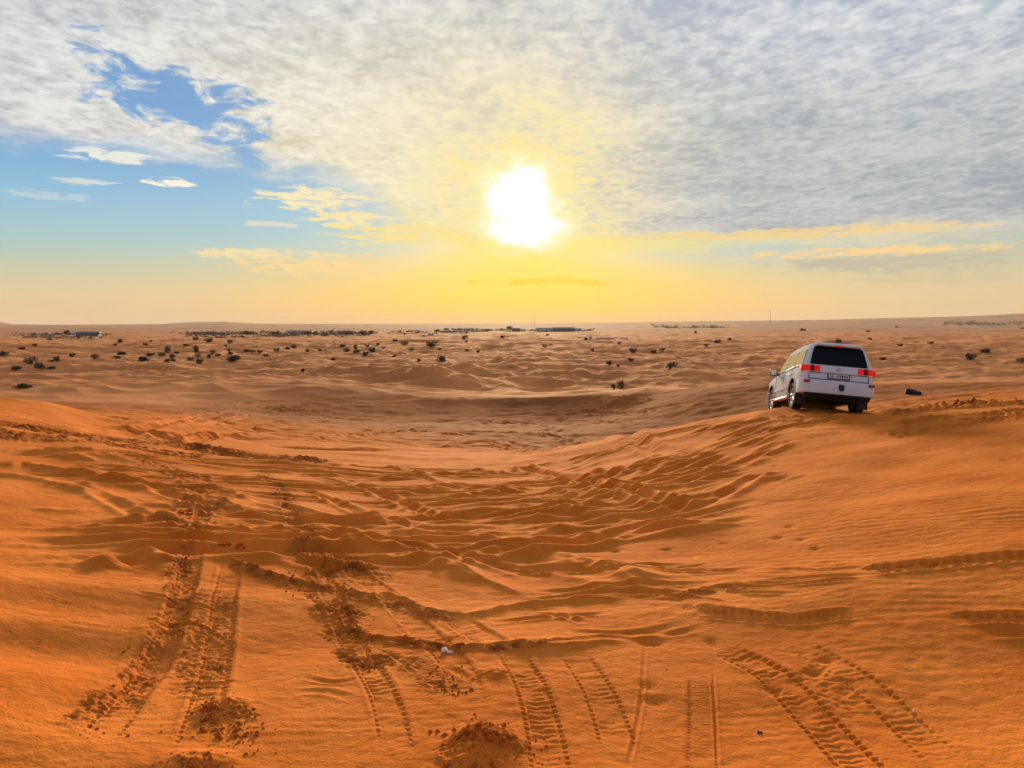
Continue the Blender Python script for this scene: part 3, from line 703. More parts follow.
# ------------------------------------------------------------------ the white car on the crest
def white_car():
    PAINT = material('white_car_paint', (.67, .725, .73), .6, spec=.0, coat=.0, vary=.10, bscale=5)
    DUSTY = material('dusty_lower_paint', (.70, .64, .56), .45, vary=.5, bscale=9)
    GLASS = material('tinted_glass', (.006, .010, .012), .06, spec=.07)
    SIDEGL = material('side_glass_painted_reflection', (.60, .55, .33), .5, spec=.0)  # pale yellow base colour stands in for the bright sky reflected in the glass
    BLACK = material('black_trim', (.012, .012, .013), .55)
    RUB = material('tyre_rubber', (.016, .015, .015), .85, bump=.4, bscale=60)
    ALLOY = material('alloy_rim', (.55, .55, .56), .28, metal=.9)
    CHROME = material('chrome', (.75, .76, .78), .15, metal=1)
    LAMP = material('tail_lamp_red', (.55, .010, .008), .3, spec=.2, emit=(1, .012, .008), estr=.28)
    LAMPD = material('tail_lamp_dark_red', (.16, .006, .006), .3, spec=.2)
    REFL = material('reflector_red', (.30, .006, .008), .3)
    PLATE = material('plate_white', (.62, .62, .62), .5); INK = material('plate_ink', (.02, .02, .03), .6)
    UNDER = material('underbody_black', (.008, .008, .008), .9)
    HEAD = material('headlamp_lens', (.55, .58, .6), .08, spec=.8)
    AMBER = material('indicator_amber', (.6, .2, .02), .2)
    car = bpy.data.objects.new('parked_car', None); COL.objects.link(car)
    car.location = (9.2303, 23.5432, EYE - 2.6943)
    cy, sy_ = math.cos(-.1238), math.sin(-.1238)
    Rz = Matrix.Rotation(-.1238, 3, 'Z'); Rx = Matrix.Rotation(-.1536, 3, 'X'); Ry = Matrix.Rotation(.087, 3, 'Y')
    car.rotation_euler = (Rz @ Rx @ Ry).to_euler()
    car['label'] = 'white off-road car seen from behind, tilting over the dune crest with red tail lights'
    car['category'] = 'car'
    def sec(y, pts, shear=lambda z: 0.0):
        full = [(x, y + shear(z), z) for x, z in pts]
        return full + [(-x, yy, z) for x, yy, z in full[::-1] if x > 1e-6]
    # lower body
    bm = bmesh.new()
    def low(y, w, zb, zt, tuck=.04, bulge=0.0):
        pts = [(0, zb), (w * .84, zb), (w * .95, zb + .05), (w - .012, zb + .16), (w + bulge, .70), (w + bulge, .84), (w - .005, .96), (w - .018, 1.03), (w - tuck, zt - .05), (w - tuck - .03, zt - .012), (w - tuck - .09, zt), (0, zt + .015)]
        return sec(y, pts, (lambda z: -.03 * max(0, min(1, (1.0 - z) / .4))) if y < -2.3 else (lambda z: 0))
    add_loft(bm, [low(-2.47, .82, .56, 1.17), low(-2.455, .89, .53, 1.19), low(-2.38, .945, .47, 1.20), low(-2.2, .975, .43, 1.21), low(-1.9, .98, .41, 1.21, bulge=.006), low(-1.425, .98, .40, 1.21, bulge=.014), low(-.9, .98, .38, 1.21), low(0, .98, .38, 1.20),
                  low(.8, .98, .38, 1.19), low(1.08, .978, .38, 1.18), low(1.425, .975, .40, 1.155, bulge=.012), low(1.8, .965, .43, 1.12), low(2.12, .93, .47, 1.07), low(2.28, .86, .50, 1.01), low(2.36, .76, .56, .93)])
    # greenhouse
    def top(yb, yt, wb, wt, zt):
        z0 = 1.195
        pts = [(0, z0), (wb, z0), (wb - (wb - wt) * .634, z0 + (zt - z0) * .52), (wt, zt - .16), (wt - .028, zt - .085), (wt - .09, zt - .03), (wt - .25, zt), (0, zt + .022)]
        return sec(yb, pts, lambda z: (yt - yb) * min(1, (z - z0) / (zt - .05 - z0)))
    bm2 = bmesh.new()
    add_loft(bm2, [top(-2.445, -2.245, .865, .705, 1.85), top(-2.40, -2.17, .905, .735, 1.87), top(-2.1, -1.95, .925, .755, 1.895), top(-1.3, -1.2, .93, .765, 1.915), top(-.2, -.3, .93, .765, 1.92), top(.5, .12, .925, .755, 1.905), top(.95, .36, .90, .735, 1.87), top(1.17, .50, .85, .70, 1.825)])
    b0 = bm_obj('body', bm, [PAINT, UNDER], None, 30)
    # wheel openings are cut with cylinders
    for sx in (-1, 1):
        for wy in (-1.425, 1.425):
            bc = bmesh.new(); bmesh.ops.create_cone(bc, cap_ends=True, segments=40, radius1=.475, radius2=.475, depth=.52)
            bmesh.ops.transform(bc, matrix=Matrix.Translation((sx * .80, wy, .42)) @ Matrix.Rotation(R(90), 4, 'Y'), verts=bc.verts)
            mc_ = bpy.data.meshes.new('cut'); bc.to_mesh(mc_); bc.free(); mc_.materials.append(UNDER)
            co = bpy.data.objects.new('cut', mc_); COL.objects.link(co)
            md = b0.modifiers.new('arch', 'BOOLEAN'); md.operation = 'DIFFERENCE'; md.object = co; md.solver = 'EXACT'; md.material_mode = 'TRANSFER'
            dg = bpy.context.evaluated_depsgraph_get(); me2 = bpy.data.meshes.new_from_object(b0.evaluated_get(dg))
            b0.modifiers.clear(); old = b0.data; b0.data = me2; bpy.data.meshes.remove(old); bpy.data.objects.remove(co); bpy.data.meshes.remove(mc_)
    b0.parent = car
    b0.data.polygons.foreach_set('use_smooth', np.ones(len(b0.data.polygons), bool)); b0.data.set_sharp_from_angle(angle=R(30))
    cabin = bm_obj('cabin', bm2, PAINT, car, 40)
    # tailgate upper frame is body; glass plates
    def ycab(z): return -2.445 + .20 * min(1, (z - 1.195) / .605)
    bm = bmesh.new()
    rw = [(-.765, 1.235), (.765, 1.235), (.705, 1.55), (.645, 1.745), (.58, 1.775), (-.58, 1.775), (-.645, 1.745), (-.705, 1.55)]
    add_panel(bm, [(x, ycab(z) - .014, z) for x, z in rw], (0, -1, .3), -.03)
    rg = bm_obj('rear_window', bm, GLASS, car, 20)
    bm = bmesh.new(); add_tube(bm, [(-.02, -2.47, 1.25), (-.2, -2.455, 1.27), (-.46, -2.45, 1.30)], .009, 6); bm_obj('wiper', bm, BLACK, rg)
    # roof spoiler with its brake lamp
    bm = bmesh.new(); add_prism(bm, [(-2.40, 1.80), (-2.36, 1.775), (-2.16, 1.83), (-2.05, 1.90), (-2.2, 1.895), (-2.38, 1.84)], 'x', -.60, .60, .02)
    spo = bm_obj('roof_spoiler', bm, PAINT, car, 40)
    bm = bmesh.new(); add_box(bm, (0, -2.385, 1.795), (.21, .03, .035), .006); bm_obj('brake_lamp', bm, LAMP, spo)
    # side glass, pillars between
    def side_pt(s, y, z):
        t = (z - 1.195) / .72; wb, wt = .93, .765
        w = wb - (wb - wt) * min(1, t / .82) if t < .82 else wt
        return (s * (w + .008), y, z)
    for s in (-1, 1):
        for q in ([(-2.2, 1.25), (-1.30, 1.25), (-1.30, 1.70), (-2.08, 1.68)], [(-1.24, 1.25), (-.28, 1.25), (-.28, 1.715), (-1.24, 1.705)], [(-.22, 1.25), (.80, 1.25), (.60, 1.42), (.22, 1.705), (-.22, 1.715)]):
            bm = bmesh.new(); add_panel(bm, [side_pt(s, y, z) for y, z in q], (s, 0, .25), -.02); bm_obj('side_window', bm, SIDEGL, car, 20)
        bm = bmesh.new(); add_prism(bm, [(-2.2, 1.215), (.9, 1.205), (.9, 1.225), (-2.2, 1.235)], 'x', s * .935, s * .945, .003); bm_obj('window_trim', bm, CHROME, car)
        # doors: seams, handles
        for y in (-1.27, -.25, .82):
            bm = bmesh.new(); add_box(bm, (s * .978, y, .86), (.012, .012, .62), 0); bm_obj('door_seam', bm, BLACK, car)
        for y in (-1.0, .02):
            bm = bmesh.new(); add_box(bm, (s * .995, y, 1.02), (.03, .2, .035), .01); bm_obj('door_handle', bm, CHROME, car)
        bm = bmesh.new(); add_box(bm, (s * .985, -.05, .66), (.03, 1.85, .07), .012); bm_obj('side_moulding', bm, PAINT, car)
        bm = bmesh.new(); add_prism(bm, [(s * .72, .36), (s * .97, .34), (s * 1.0, .37), (s * .99, .41), (s * .72, .42)], 'y', -.88, .88, .01); bm_obj('running_board', bm, DUSTY, car)
        # flares over the wheels
        for wy in (-1.425, 1.425):
            bm = bmesh.new()
            add_tube(bm, [(s * .985, wy + .49 * math.cos(a), .42 + .49 * math.sin(a)) for a in np.linspace(R(-2), R(182), 22)], .022, 8); bm_obj('wheel_arch', bm, PAINT, car)
        # mirror
        bm = bmesh.new(); add_box(bm, (s * 1.10, .74, 1.25), (.20, .12, .24), .04); mi = bm_obj('door_mirror', bm, BLACK, car)
        bm = bmesh.new(); add_box(bm, (s * .96, .76, 1.19), (.14, .06, .06), .015); bm_obj('mirror_arm', bm, BLACK, mi)
        bm = bmesh.new(); add_box(bm, (s * 1.105, .678, 1.25), (.16, .006, .18), .002); bm_obj('mirror_glass', bm, CHROME, mi)
        # tail lamp wraps round the corner
        bm = bmesh.new()
        o1 = [(s * .50, 1.02), (s * .93, 1.005), (s * .975, 1.04), (s * .955, 1.20), (s * .90, 1.215), (s * .49, 1.20)]
        def yl(x): a = abs(x); return -2.50 + (max(0, a - .80) / .16) ** 2 * .13
        nx = 9
        for i in range(nx):
            xa = .50 + (.97 - .50) * i / nx; xb = .50 + (.97 - .50) * (i + 1) / nx
            za, zb_ = 1.045 - .01 * i / nx, 1.195
            if i == nx - 1: xb = .985
            mi_ = 1 if i in (3, 4) else 0
            vs = [bm.verts.new(p) for p in [(s * xa, yl(xa), za), (s * xb, yl(xb), za), (s * xb, yl(xb) + .012, zb_), (s * xa, yl(xa) + .012, zb_), (s * xa, -2.36, za), (s * xb, -2.36, za), (s * xb, -2.36, zb_), (s * xa, -2.36, zb_)]]
            for f in ((0, 1, 2, 3), (4, 7, 6, 5), (0, 4, 5, 1), (3, 2, 6, 7)) + (((0, 3, 7, 4),) if i == 0 else ()) + (((1, 5, 6, 2),) if i == nx - 1 else ()):
                fc = bm.faces.new([vs[k] for k in f]); fc.material_index = mi_
        # swept back along the flank
        add_prism(bm, [(-2.42, 1.03), (-2.22, 1.06), (-2.20, 1.17), (-2.38, 1.20)], 'x', s * .94, s * .984, .006)
        bmesh.ops.remove_doubles(bm, verts=bm.verts, dist=.0006)
        bm_obj('tail_light', bm, [LAMP, LAMPD], car, 30)
        bm = bmesh.new(); add_box(bm, (s * .86, -2.592, .735), (.17, .03, .075), .012, Euler((0, 0, s * .25)).to_matrix()); bm_obj('bumper_reflector', bm, REFL, car)
        # headlamps, seen only from the front
        bm = bmesh.new(); add_box(bm, (s * .72, 2.27, .93), (.34, .14, .15), .04, Euler((0, 0, s * -.35)).to_matrix()); bm_obj('headlight', bm, HEAD, car)
        bm = bmesh.new(); add_panel(bm, [(s * .10, 1.165, 1.235), (s * .74, 1.15, 1.235), (s * .62, .60, 1.72), (s * .10, .615, 1.735)], (0, 1, .9), .012)
        bm_obj('windscreen', bm, GLASS, car, 20)
    # rear bumper
    bm = bmesh.new()
    out = [(-.99, -1.93), (-.995, -2.30), (-.97, -2.47), (-.88, -2.575), (-.6, -2.61), (0, -2.625), (.6, -2.61), (.88, -2.575), (.97, -2.47), (.995, -2.30), (.99, -1.93), (.88, -1.93), (.86, -2.38), (-.86, -2.38), (-.88, -1.93)]
    add_prism(bm, out, 'z', .425, .80, .04)
    bu = bm_obj('rear_bumper', bm, PAINT, car, 40)
    bm = bmesh.new(); add_box(bm, (0.06, -2.635, .63), (.15, .04, .14), .03); add_box(bm, (.06, -2.65, .55), (.09, .06, .06), .015); bm_obj('tow_hitch', bm, BLACK, bu)
    bm = bmesh.new(); add_prism(bm, [(-2.46, .30), (-2.56, .37), (-2.56, .43), (-2.3, .43), (-2.2, .30)], 'x', -.86, .86, .02); bm_obj('bumper_valance', bm, UNDER, bu)
    bm = bmesh.new(); add_tube(bm, [(.62, -2.1, .36), (.62, -2.58, .35)], .035, 12); bm_obj('exhaust_pipe', bm, BLACK, car)
    # tailgate lines and panel
    bm = bmesh.new()
    add_box(bm, (0, -2.502, .815), (1.60, .02, .028)); add_box(bm, (-.46, -2.489, 1.005), (.60, .012, .018)); add_box(bm, (.46, -2.489, 1.005), (.60, .012, .018))
    for s in (-1, 1): add_box(bm, (s * .79, -2.492, .91), (.012, .012, .17))
    bm_obj('tailgate_seam', bm, BLACK, car, 0)
    bm = bmesh.new(); add_box(bm, (0, -2.492, 1.025), (.98, .035, .045), .01); bm_obj('tailgate_garnish', bm, PAINT, car)
    bm = bmesh.new(); add_box(bm, (0, -2.50, .93), (.60, .02, .165), .006); pf = bm_obj('number_plate', bm, BLACK, car)
    bm = bmesh.new(); add_box(bm, (0, -2.513, .93), (.545, .008, .115), .003); bm_obj('plate_face', bm, PLATE, pf)
    # the small marks on the plate, too far off to be read
    for nm, ms in (('plate_code', [(-.225, .02, .07, .0), (-.19, .045, .018, -.03), (-.16, .02, .07, 0), (-.19, .045, .014, .03)]),
                   ('plate_number', [(-.06, .05, .016, -.02), (-.01, .03, .05, .01), (.05, .055, .02, .02), (.05, .02, .07, 0), (.10, .03, .075, 0), (.145, .02, .07, 0), (.165, .04, .016, .028), (.19, .02, .07, 0), (.225, .035, .018, -.028), (.235, .02, .05, .01)])):
        bm = bmesh.new()
        for x0, w_, h_, z_ in ms: add_box(bm, (x0, -2.519, .93 + z_), (w_, .003, h_))
        bm_obj(nm, bm, INK, pf, 0)
    # round badge: a wide oval with two crossing ovals
    bm = bmesh.new()
    for a, b_, z0 in ((.075, .052, 0), (.026, .05, 0), (.05, .019, .022)):
        add_tube(bm, [(a * math.cos(t), -2.484, 1.125 + z0 + b_ * math.sin(t)) for t in np.linspace(0, 2 * math.pi, 28, endpoint=False)], .007, 6, True)
    bm_obj('badge', bm, CHROME, car)
    # underside
    bm = bmesh.new()
    for s in (-1, 1): add_box(bm, (s * .48, -.1, .40), (.12, 4.2, .14), .02)
    add_box(bm, (0, 0, .40), (1.36, 4.3, .20), .03); add_box(bm, (0, 0, .42), (1.84, 1.86, .14), .02); add_box(bm, (0, -2.2, .34), (1.3, .5, .16), .05); add_box(bm, (-.15, -1.9, .40), (.6, .7, .16), .05); add_box(bm, (0, -1.425, .38), (1.35, .12, .12), .04); add_box(bm, (0, -1.425, .37), (.3, .3, .28), .09); add_box(bm, (0, 1.5, .40), (1.0, .8, .2), .05)
    bm_obj('underbody', bm, UNDER, car)
    bm = bmesh.new(); add_lathe_x(bm, [(.2, -.1), (.33, -.12), (.37, -.09), (.37, .09), (.33, .12), (.2, .1)], (0, 0, 0), 32); bmesh.ops.transform(bm, matrix=Matrix.Translation((0, -2.06, .50)) @ Matrix.Rotation(R(90), 4, 'Y'), verts=bm.verts); bm_obj('spare_wheel', bm, RUB, car)
    for s in (-1, 1):
        bm = bmesh.new(); add_box(bm, (s * .84, -1.93, .33), (.30, .02, .42), .008); bm_obj('mud_flap', bm, BLACK, car)
    # front grille and bumper
    bm = bmesh.new(); add_box(bm, (0, 2.36, .88), (.86, .06, .26), .03); bm_obj('grille', bm, CHROME, car)
    bm = bmesh.new(); add_prism(bm, [(-.97, 1.95), (-.95, 2.2), (-.8, 2.36), (0, 2.45), (.8, 2.36), (.95, 2.2), (.97, 1.95), (.8, 1.95), (.7, 2.2), (-.7, 2.2), (-.8, 1.95)], 'z', .46, .70, .03); bm_obj('front_bumper', bm, PAINT, car)
    # wheels
    def wheel(s, wy, steer=0.0):
        bm = bmesh.new(); w2 = .135
        prof = [(.235, -w2 + .03), (.30, -w2), (.355, -w2 + .005), (.385, -w2 + .03), (.392, -.05), (.392, .05), (.385, w2 - .03), (.355, w2 - .005), (.30, w2), (.235, w2 - .03)]
        add_lathe_x(bm, prof, (0, 0, 0), 44)
        ty = bm_obj('wheel', bm, RUB, car, 30)
        ty.location = (s * .835, wy, .392); ty.rotation_euler = (0, 0, steer)
        bm = bmesh.new(); add_lathe_x(bm, [(.20, -.08), (.238, -.10), (.238, .10), (.225, .118), (.205, .10), (.205, -.06)], (0, 0, 0), 40)
        add_lathe_x(bm, [(.001, .06), (.06, .085), (.065, .06), (.001, .03)], (0, 0, 0), 20)
        for k in range(5):
            a0 = 2 * math.pi * k / 5 + .3
            for da in (-.17, .17):
                p0 = Vector((.072, .045 * math.cos(a0), .045 * math.sin(a0))); p1 = Vector((.098, .218 * math.cos(a0 + da), .218 * math.sin(a0 + da)))
                add_tube(bm, [p0, (p0 + p1) / 2 + Vector((.008, 0, 0)), p1], [.026, .022, .024], 6)
        if s < 0: bmesh.ops.transform(bm, matrix=Matrix.Rotation(math.pi, 4, 'Z'), verts=bm.verts)
        bm_obj('rim', bm, ALLOY, ty, 40)
        bm = bmesh.new(); add_lathe_x(bm, [(.001, .01), (.19, .01), (.19, .03), (.001, .03)], (0, 0, 0), 32)
        if s < 0: bmesh.ops.transform(bm, matrix=Matrix.Rotation(math.pi, 4, 'Z'), verts=bm.verts)
        bm_obj('brake_disc', bm, UNDER, ty, 40)
    for s in (-1, 1): wheel(s, -1.425); wheel(s, 1.425, .05)
white_car()
# ------------------------------------------------------------------ plants
LEAF = material('grey_green_foliage', (.055, .064, .030), .8, spec=.1, vary=.7, bscale=8)
LEAF2 = material('dry_olive_foliage', (.062, .052, .028), .85, spec=.1, vary=.7, bscale=8)
WOOD = material('dry_wood', (.075, .045, .028), .9)
def leaf_cloud(bm, lobes, n, size, rnd, mi=0):
    lobes = [tuple(float(v) for v in l) for l in lobes]; size = float(size)
    tot = sum(l[3] * l[4] for l in lobes)
    for cx, cy, cz, rr, rz in lobes:
        for _ in range(int(n * rr * rz / tot)):
            while True:
                p = Vector((rnd.uniform(-1, 1), rnd.uniform(-1, 1), rnd.uniform(-1, 1)))
                if .35 < p.length < 1.0: break
            k = 1 + .18 * rnd.uniform(-1, 1)
            c = Vector((cx + p.x * rr * k, cy + p.y * rr * k, max(.01, cz + p.z * rz * k)))
            u = Vector((rnd.gauss(0, 1), rnd.gauss(0, 1), rnd.gauss(0, 1))).normalized(); v = u.orthogonal().normalized()
            s = size * rnd.uniform(.6, 1.4)
            f = bm.faces.new([bm.verts.new(c + s * (a * u + b * v)) for a, b in ((-.6, 0), (0, -.35), (.7, 0), (0, .35))]); f.material_index = mi
def shrub_mesh(seed, hr, n=520, mat=None):
    """dome of leaves one metre across, hr high"""
    rnd = random.Random(seed); bm = bmesh.new(); lobes = []
    for k in range(rnd.randint(5, 8)):
        a = rnd.uniform(0, 6.28); d = rnd.uniform(.05, .33); rr = rnd.uniform(.14, .22)
        lobes.append((d * math.cos(a), d * math.sin(a), hr * rnd.uniform(.25, .62), rr, hr * rnd.uniform(.28, .42)))
    lobes.append((0, 0, hr * .3, .36, hr * .3))
    leaf_cloud(bm, lobes, n, .06, rnd)
    for k in range(7):
        a = rnd.uniform(0, 6.28); d = rnd.uniform(.1, .34)
        add_tube(bm, [(0, 0, -.05), (d * .5 * math.cos(a), d * .5 * math.sin(a), hr * .3), (d * math.cos(a), d * math.sin(a), hr * rnd.uniform(.5, .8))], [.02, .014, .006], 4)
    me = bpy.data.meshes.new('desert_shrub'); bm.to_mesh(me); bm.free()
    me.materials.append(mat or LEAF); return me
SHRUBS = {k: [shrub_mesh(100 * i + s, hr, mat=(LEAF2 if s == 2 else LEAF)) for s in range(3)] for i, (k, hr) in enumerate((('low', .34), ('mid', .58), ('tall', .85)))}
def place_shrub(i, px, py, w, h, label, cat='shrub', group='shrubs scattered over the plain'):
    p = ground_hit(px, py, False); d = math.hypot(p[0], p[1]) * math.cos(math.atan2(p[0], p[1]))
    kind = 'low' if h / w < .46 else ('mid' if h / w < .72 else 'tall'); hr = {'low': .34, 'mid': .58, 'tall': .85}[kind]
    o = bpy.data.objects.new('desert_shrub', SHRUBS[kind][i % 3]); COL.objects.link(o)
    s = w * d / FPX * 1.34
    o.location = (p[0], p[1], p[2] + EYE - .03 * s); o.rotation_euler = (0, 0, i * 2.399); o.scale = (s, s, s * (h / w) / hr)
    o['label'] = label; o['category'] = cat; o['group'] = group
LEFT = [
 (4,355.5,9,4.5,"flat dark shrub cut off by the left edge of the photo"), (21,349,8,2,"thin flat shrub, topmost at the far left above the two round bushes"),
 (35,346,5,2.5,"tiny round shrub alone high on the far left plain"), (31,364,11,7.5,"big round bush, rear one of the dark pair at far left"),
 (39,369,9.5,7,"big round bush, front one of the dark pair at far left"), (57.5,361.5,7,5,"round bush just right of the big pair at far left"),
 (51,362,6,2.2,"small flat bush touching the round one right of the big pair"), (16,370,9,4,"low mound of shrub left of and below the big pair"),
 (51,369,8,2.5,"flat shrub on the sand right of the front bush of the pair"), (22,388,18,4,"wide low green shrub patch at far left nearest to the bowl rim"),
 (72,357,6,4,"thin brownish shrub between the big left pair and the middle shrubs"), (94.5,359,8,5,"dark round shrub standing alone below the dark-roofed hall"),
 (117,359,6,3.5,"small dark shrub right of the lone one below the hall"), (123,355,10,3.2,"broad flat shrub behind the small dark one, left of the thicket"),
 (142.5,361.5,10,4.5,"low wide shrub, front left of the thicket on the left plain"), (151,356,8,3,"flat shrub at the left end of the thicket row"),
 (162,356.5,8,4.5,"dense shrub in the middle of the thicket, below the tall one"), (167.5,353,7,6.5,"tallest upright bush of the thicket on the left plain"),
 (172.5,358.5,6.5,4.5,"round shrub at lower right of the thicket's tallest bush"), (167,361.5,5.5,2.5,"small low shrub at the foot of the thicket, left one"),
 (173.5,361.5,5.5,2.5,"small low shrub at the foot of the thicket, right one"), (176.5,353.5,6,2,"thin flat shrub right of the thicket's tallest bush"),
 (190.5,360,6.5,3.2,"isolated low shrub midway between thicket and stacked column"), (195.5,352.5,8,6.5,"top bush of the stacked column of three bushes"),
 (198,357,6,3.5,"middle bush of the stacked column of three bushes"), (199.5,363.5,7.5,5,"bottom bush of the stacked column of three bushes"),
 (209,358,5.5,4,"shrub left of the trio right of the stacked column"), (213,354.5,6,5,"upper round bush of the trio right of the stacked column"),
 (218,356,6,2.5,"flat shrub at the right of the trio beyond the column"), (233,361.5,12,5.5,"broad dark shrub, widest on the sand right of the trio"),
 (230,354.5,6,2.5,"low shrub above the broad dark one"), (229.5,351.5,4,3,"small upright shrub just behind the low one above the broad shrub"),
 (246,352,7,2.5,"flat shrub in the row right of the broad dark shrub"), (252,352.5,6,3,"second flat shrub at the right end of that row"),
 (209,342.5,8,4.5,"dark bush at the front of the left grove"), (195,340,6,3,"small bush left of the front bush of the grove"),
 (230,343.5,6,4,"pointed bush at the right of the grove's front"), (226,346.5,4,2,"very small shrub below the pointed bush of the grove"),
 (186,346,6,2,"faint flat shrub below the left end of the grove"), (120.5,342.5,6,3.5,"round shrub right of the dark-roofed hall"),
 (115,345.5,4,1.6,"tiny low shrub below the round one by the hall"), (146,345.5,5.5,2.2,"tiny wide shrub between the hall and the grove"),
 (151,342,3.5,1.6,"speck of a shrub above the tiny wide one"),
 (260,353,5.5,3,"dark shrub at the left of the middle plain, left of a low pair"), (266.5,356.5,6.5,3,"low shrub below and right of that dark shrub"),
 (277,352,6.5,4.5,"round dense shrub, largest left of the middle plain's cluster"), (287,349.5,5.5,2.4,"small brown flat shrub between two round ones"),
 (294,348.5,6.5,3.5,"round shrub right of the small brown flat one"), (307,352,4.5,3.2,"lone small round shrub in the open middle plain"),
 (320,351,4,1.8,"faint tiny shrub right of the lone small round one"), (342,347,6.5,2.4,"flat shrub at the upper left of the middle cluster"),
 (346.5,352,6.5,4,"round shrub, left one of the middle cluster"), (356,349.5,5.5,5.5,"upright bush at the centre of the middle cluster"),
 (356,352.5,8,2.4,"flat foot of brush under the upright middle bush"), (367,347.5,5.5,4,"pale green shrub at the upper right of the middle cluster"),
 (372.5,352.5,7,5,"dark round bush at the right of the middle cluster"), (365,356.5,7.5,4.8,"dark bush at the bottom of the middle cluster"),
 (378,345,4.5,2.2,"small shrub above the right end of the middle cluster"), (383.5,348.5,5,1.8,"thin reddish shrub right of the middle cluster"),
 (303,372,4.5,3.2,"small black shrub alone on a dune nearer than the rest"), (333.5,360,5,2.2,"small dark shrub below and left of the middle cluster"),
]
MIDDLE = [
 (395,341.5,5,2.4,"small shrub before the white buildings, left one"), (405,345,8,4,"dense low shrub before the white buildings"),
 (412,350.5,5,2.4,"small dark shrub under the dense low one"), (394,357,5.5,2,"tiny dark shrub on a pale dune in the centre left"),
 (431.5,347,10,5.5,"largest bush before the white buildings, with a ragged top"), (436,343.5,4,2.2,"tiny shrub right behind the largest ragged bush"),
 (439.5,350,5,2.4,"flat shrub at the lower right of the largest ragged bush"), (419,361.5,5,2.8,"square dark shrub left of the slanting one on a mound"),
 (441,361.5,11,5.5,"slanting bush on a sand mound in the centre"), (464.5,339.5,7,4.5,"leaning dark bush behind, upper centre of the plain"),
 (466,342,4,1.5,"thin shrub at the foot of the leaning dark bush"), (467,351,4,1.8,"tiny shrub under the leaning dark bush, further down"),
 (478.5,352.5,4.5,2,"tiny flat shrub right of centre left, alone"), (502,337.8,4.5,2,"tiny far shrub left of the dark long halls"),
 (544.5,347,5,2.4,"small flat shrub on a dune below the masts"), (551,345,3,1.4,"speck of shrub right of the one below the masts"),
 (547.5,335.6,3.5,1.4,"speck of shrub right under the long halls"), (586.5,340,4.5,2,"left of two little shrubs before the white wall"),
 (590.5,338.8,3.5,1.8,"right of two little shrubs before the white wall"), (592.5,351.5,5,3.2,"lone dark shrub below the white wall"),
 (619.5,344,4.5,2.4,"small dark shrub right of the end of the white wall"), (633,353,7.5,5,"ragged bush, right of the lone one below the white wall"),
 (654,353,6.5,3,"left bush of a close pair right of centre"), (662.5,351.5,6,3.8,"right bush of a close pair right of centre"),
 (631,361,6,3.2,"low dark shrub below the ragged bush"), (609.5,365,7.5,4,"dark low shrub, left of a tiny companion"), (618,366.5,3.5,1.8,"tiny companion right of the dark low shrub"),
 (671,369,11,7.5,"largest round bush in the open, left of the white car"), (621,388.5,9.5,7.5,"nearest round bush, standing on the bowl rim"),
 (613.5,389,6,5,"smaller dry bush touching the nearest round one on the rim"), (696,333.5,4,3,"small far bush at upper right of the centre plain"),
 (717,343,8,3,"flat dark shrub high above and left of the car"), (706.5,346,5,2,"small flat shrub left of the flat dark one above the car"), (730,340,5,2,"brown flat shrub right of the flat dark one above the car"),
]
RIGHT = [
 (802.5,331,5.5,2.4,"far flat shrub above the car's roof, left of it"), (838.5,343,7,4,"pointed dark shrub showing right above the car's roof"),
 (868,332,4,1.8,"speck of a shrub far above the car's right corner"), (870,339.5,4,1.8,"small shrub above the car's right corner"),
 (897,327.5,4,1.6,"tiny shrub high on the far right plain"), (900,346,5.5,2,"small flat shrub right of the car, upper one"),
 (931,344,6.5,3,"dark flat shrub in the middle of the right plain"), (883,360,6.5,2.8,"low shrub just right of the car's rear window"),
 (970.5,360,9.5,6.5,"square dense bush at the right, front one of two"), (986,353,9,4,"dome-shaped bush at the right, rear one of two"),
 (1021,362,9,4.5,"dark bush cut off by the right edge of the photo"), (1022,329,4,1.6,"tiny dark shrub at the right edge under the horizon"),
]
for i, a in enumerate(LEFT + MIDDLE + RIGHT): place_shrub(i, *a)

# ------------------------------------------------------------------ far settlement
TRUNK = WOOD
def tree_parts(seed, hr):
    rnd = random.Random(seed); bm = bmesh.new()
    lobes = [(rnd.uniform(-.28, .28), rnd.uniform(-.28, .28), hr * rnd.uniform(.45, .78), rnd.uniform(.16, .26), hr * .2) for _ in range(7)]
    leaf_cloud(bm, lobes, 320, .10, rnd); c = bpy.data.meshes.new('crown'); bm.to_mesh(c); bm.free(); c.materials.append(LEAF)
    bm = bmesh.new(); add_tube(bm, [(0, 0, -.05), (.02, .01, hr * .3), (.05, 0, hr * .55)], [.05, .04, .02], 6)
    for l in lobes[:4]: add_tube(bm, [(.02, .01, hr * .3), (l[0] * .6, l[1] * .6, l[2] * .85), (l[0], l[1], l[2])], [.03, .02, .008], 5)
    t = bpy.data.meshes.new('trunk'); bm.to_mesh(t); bm.free(); t.materials.append(TRUNK); return c, t
TREES = [tree_parts(5, .62), tree_parts(9, .8), tree_parts(13, 1.0)]
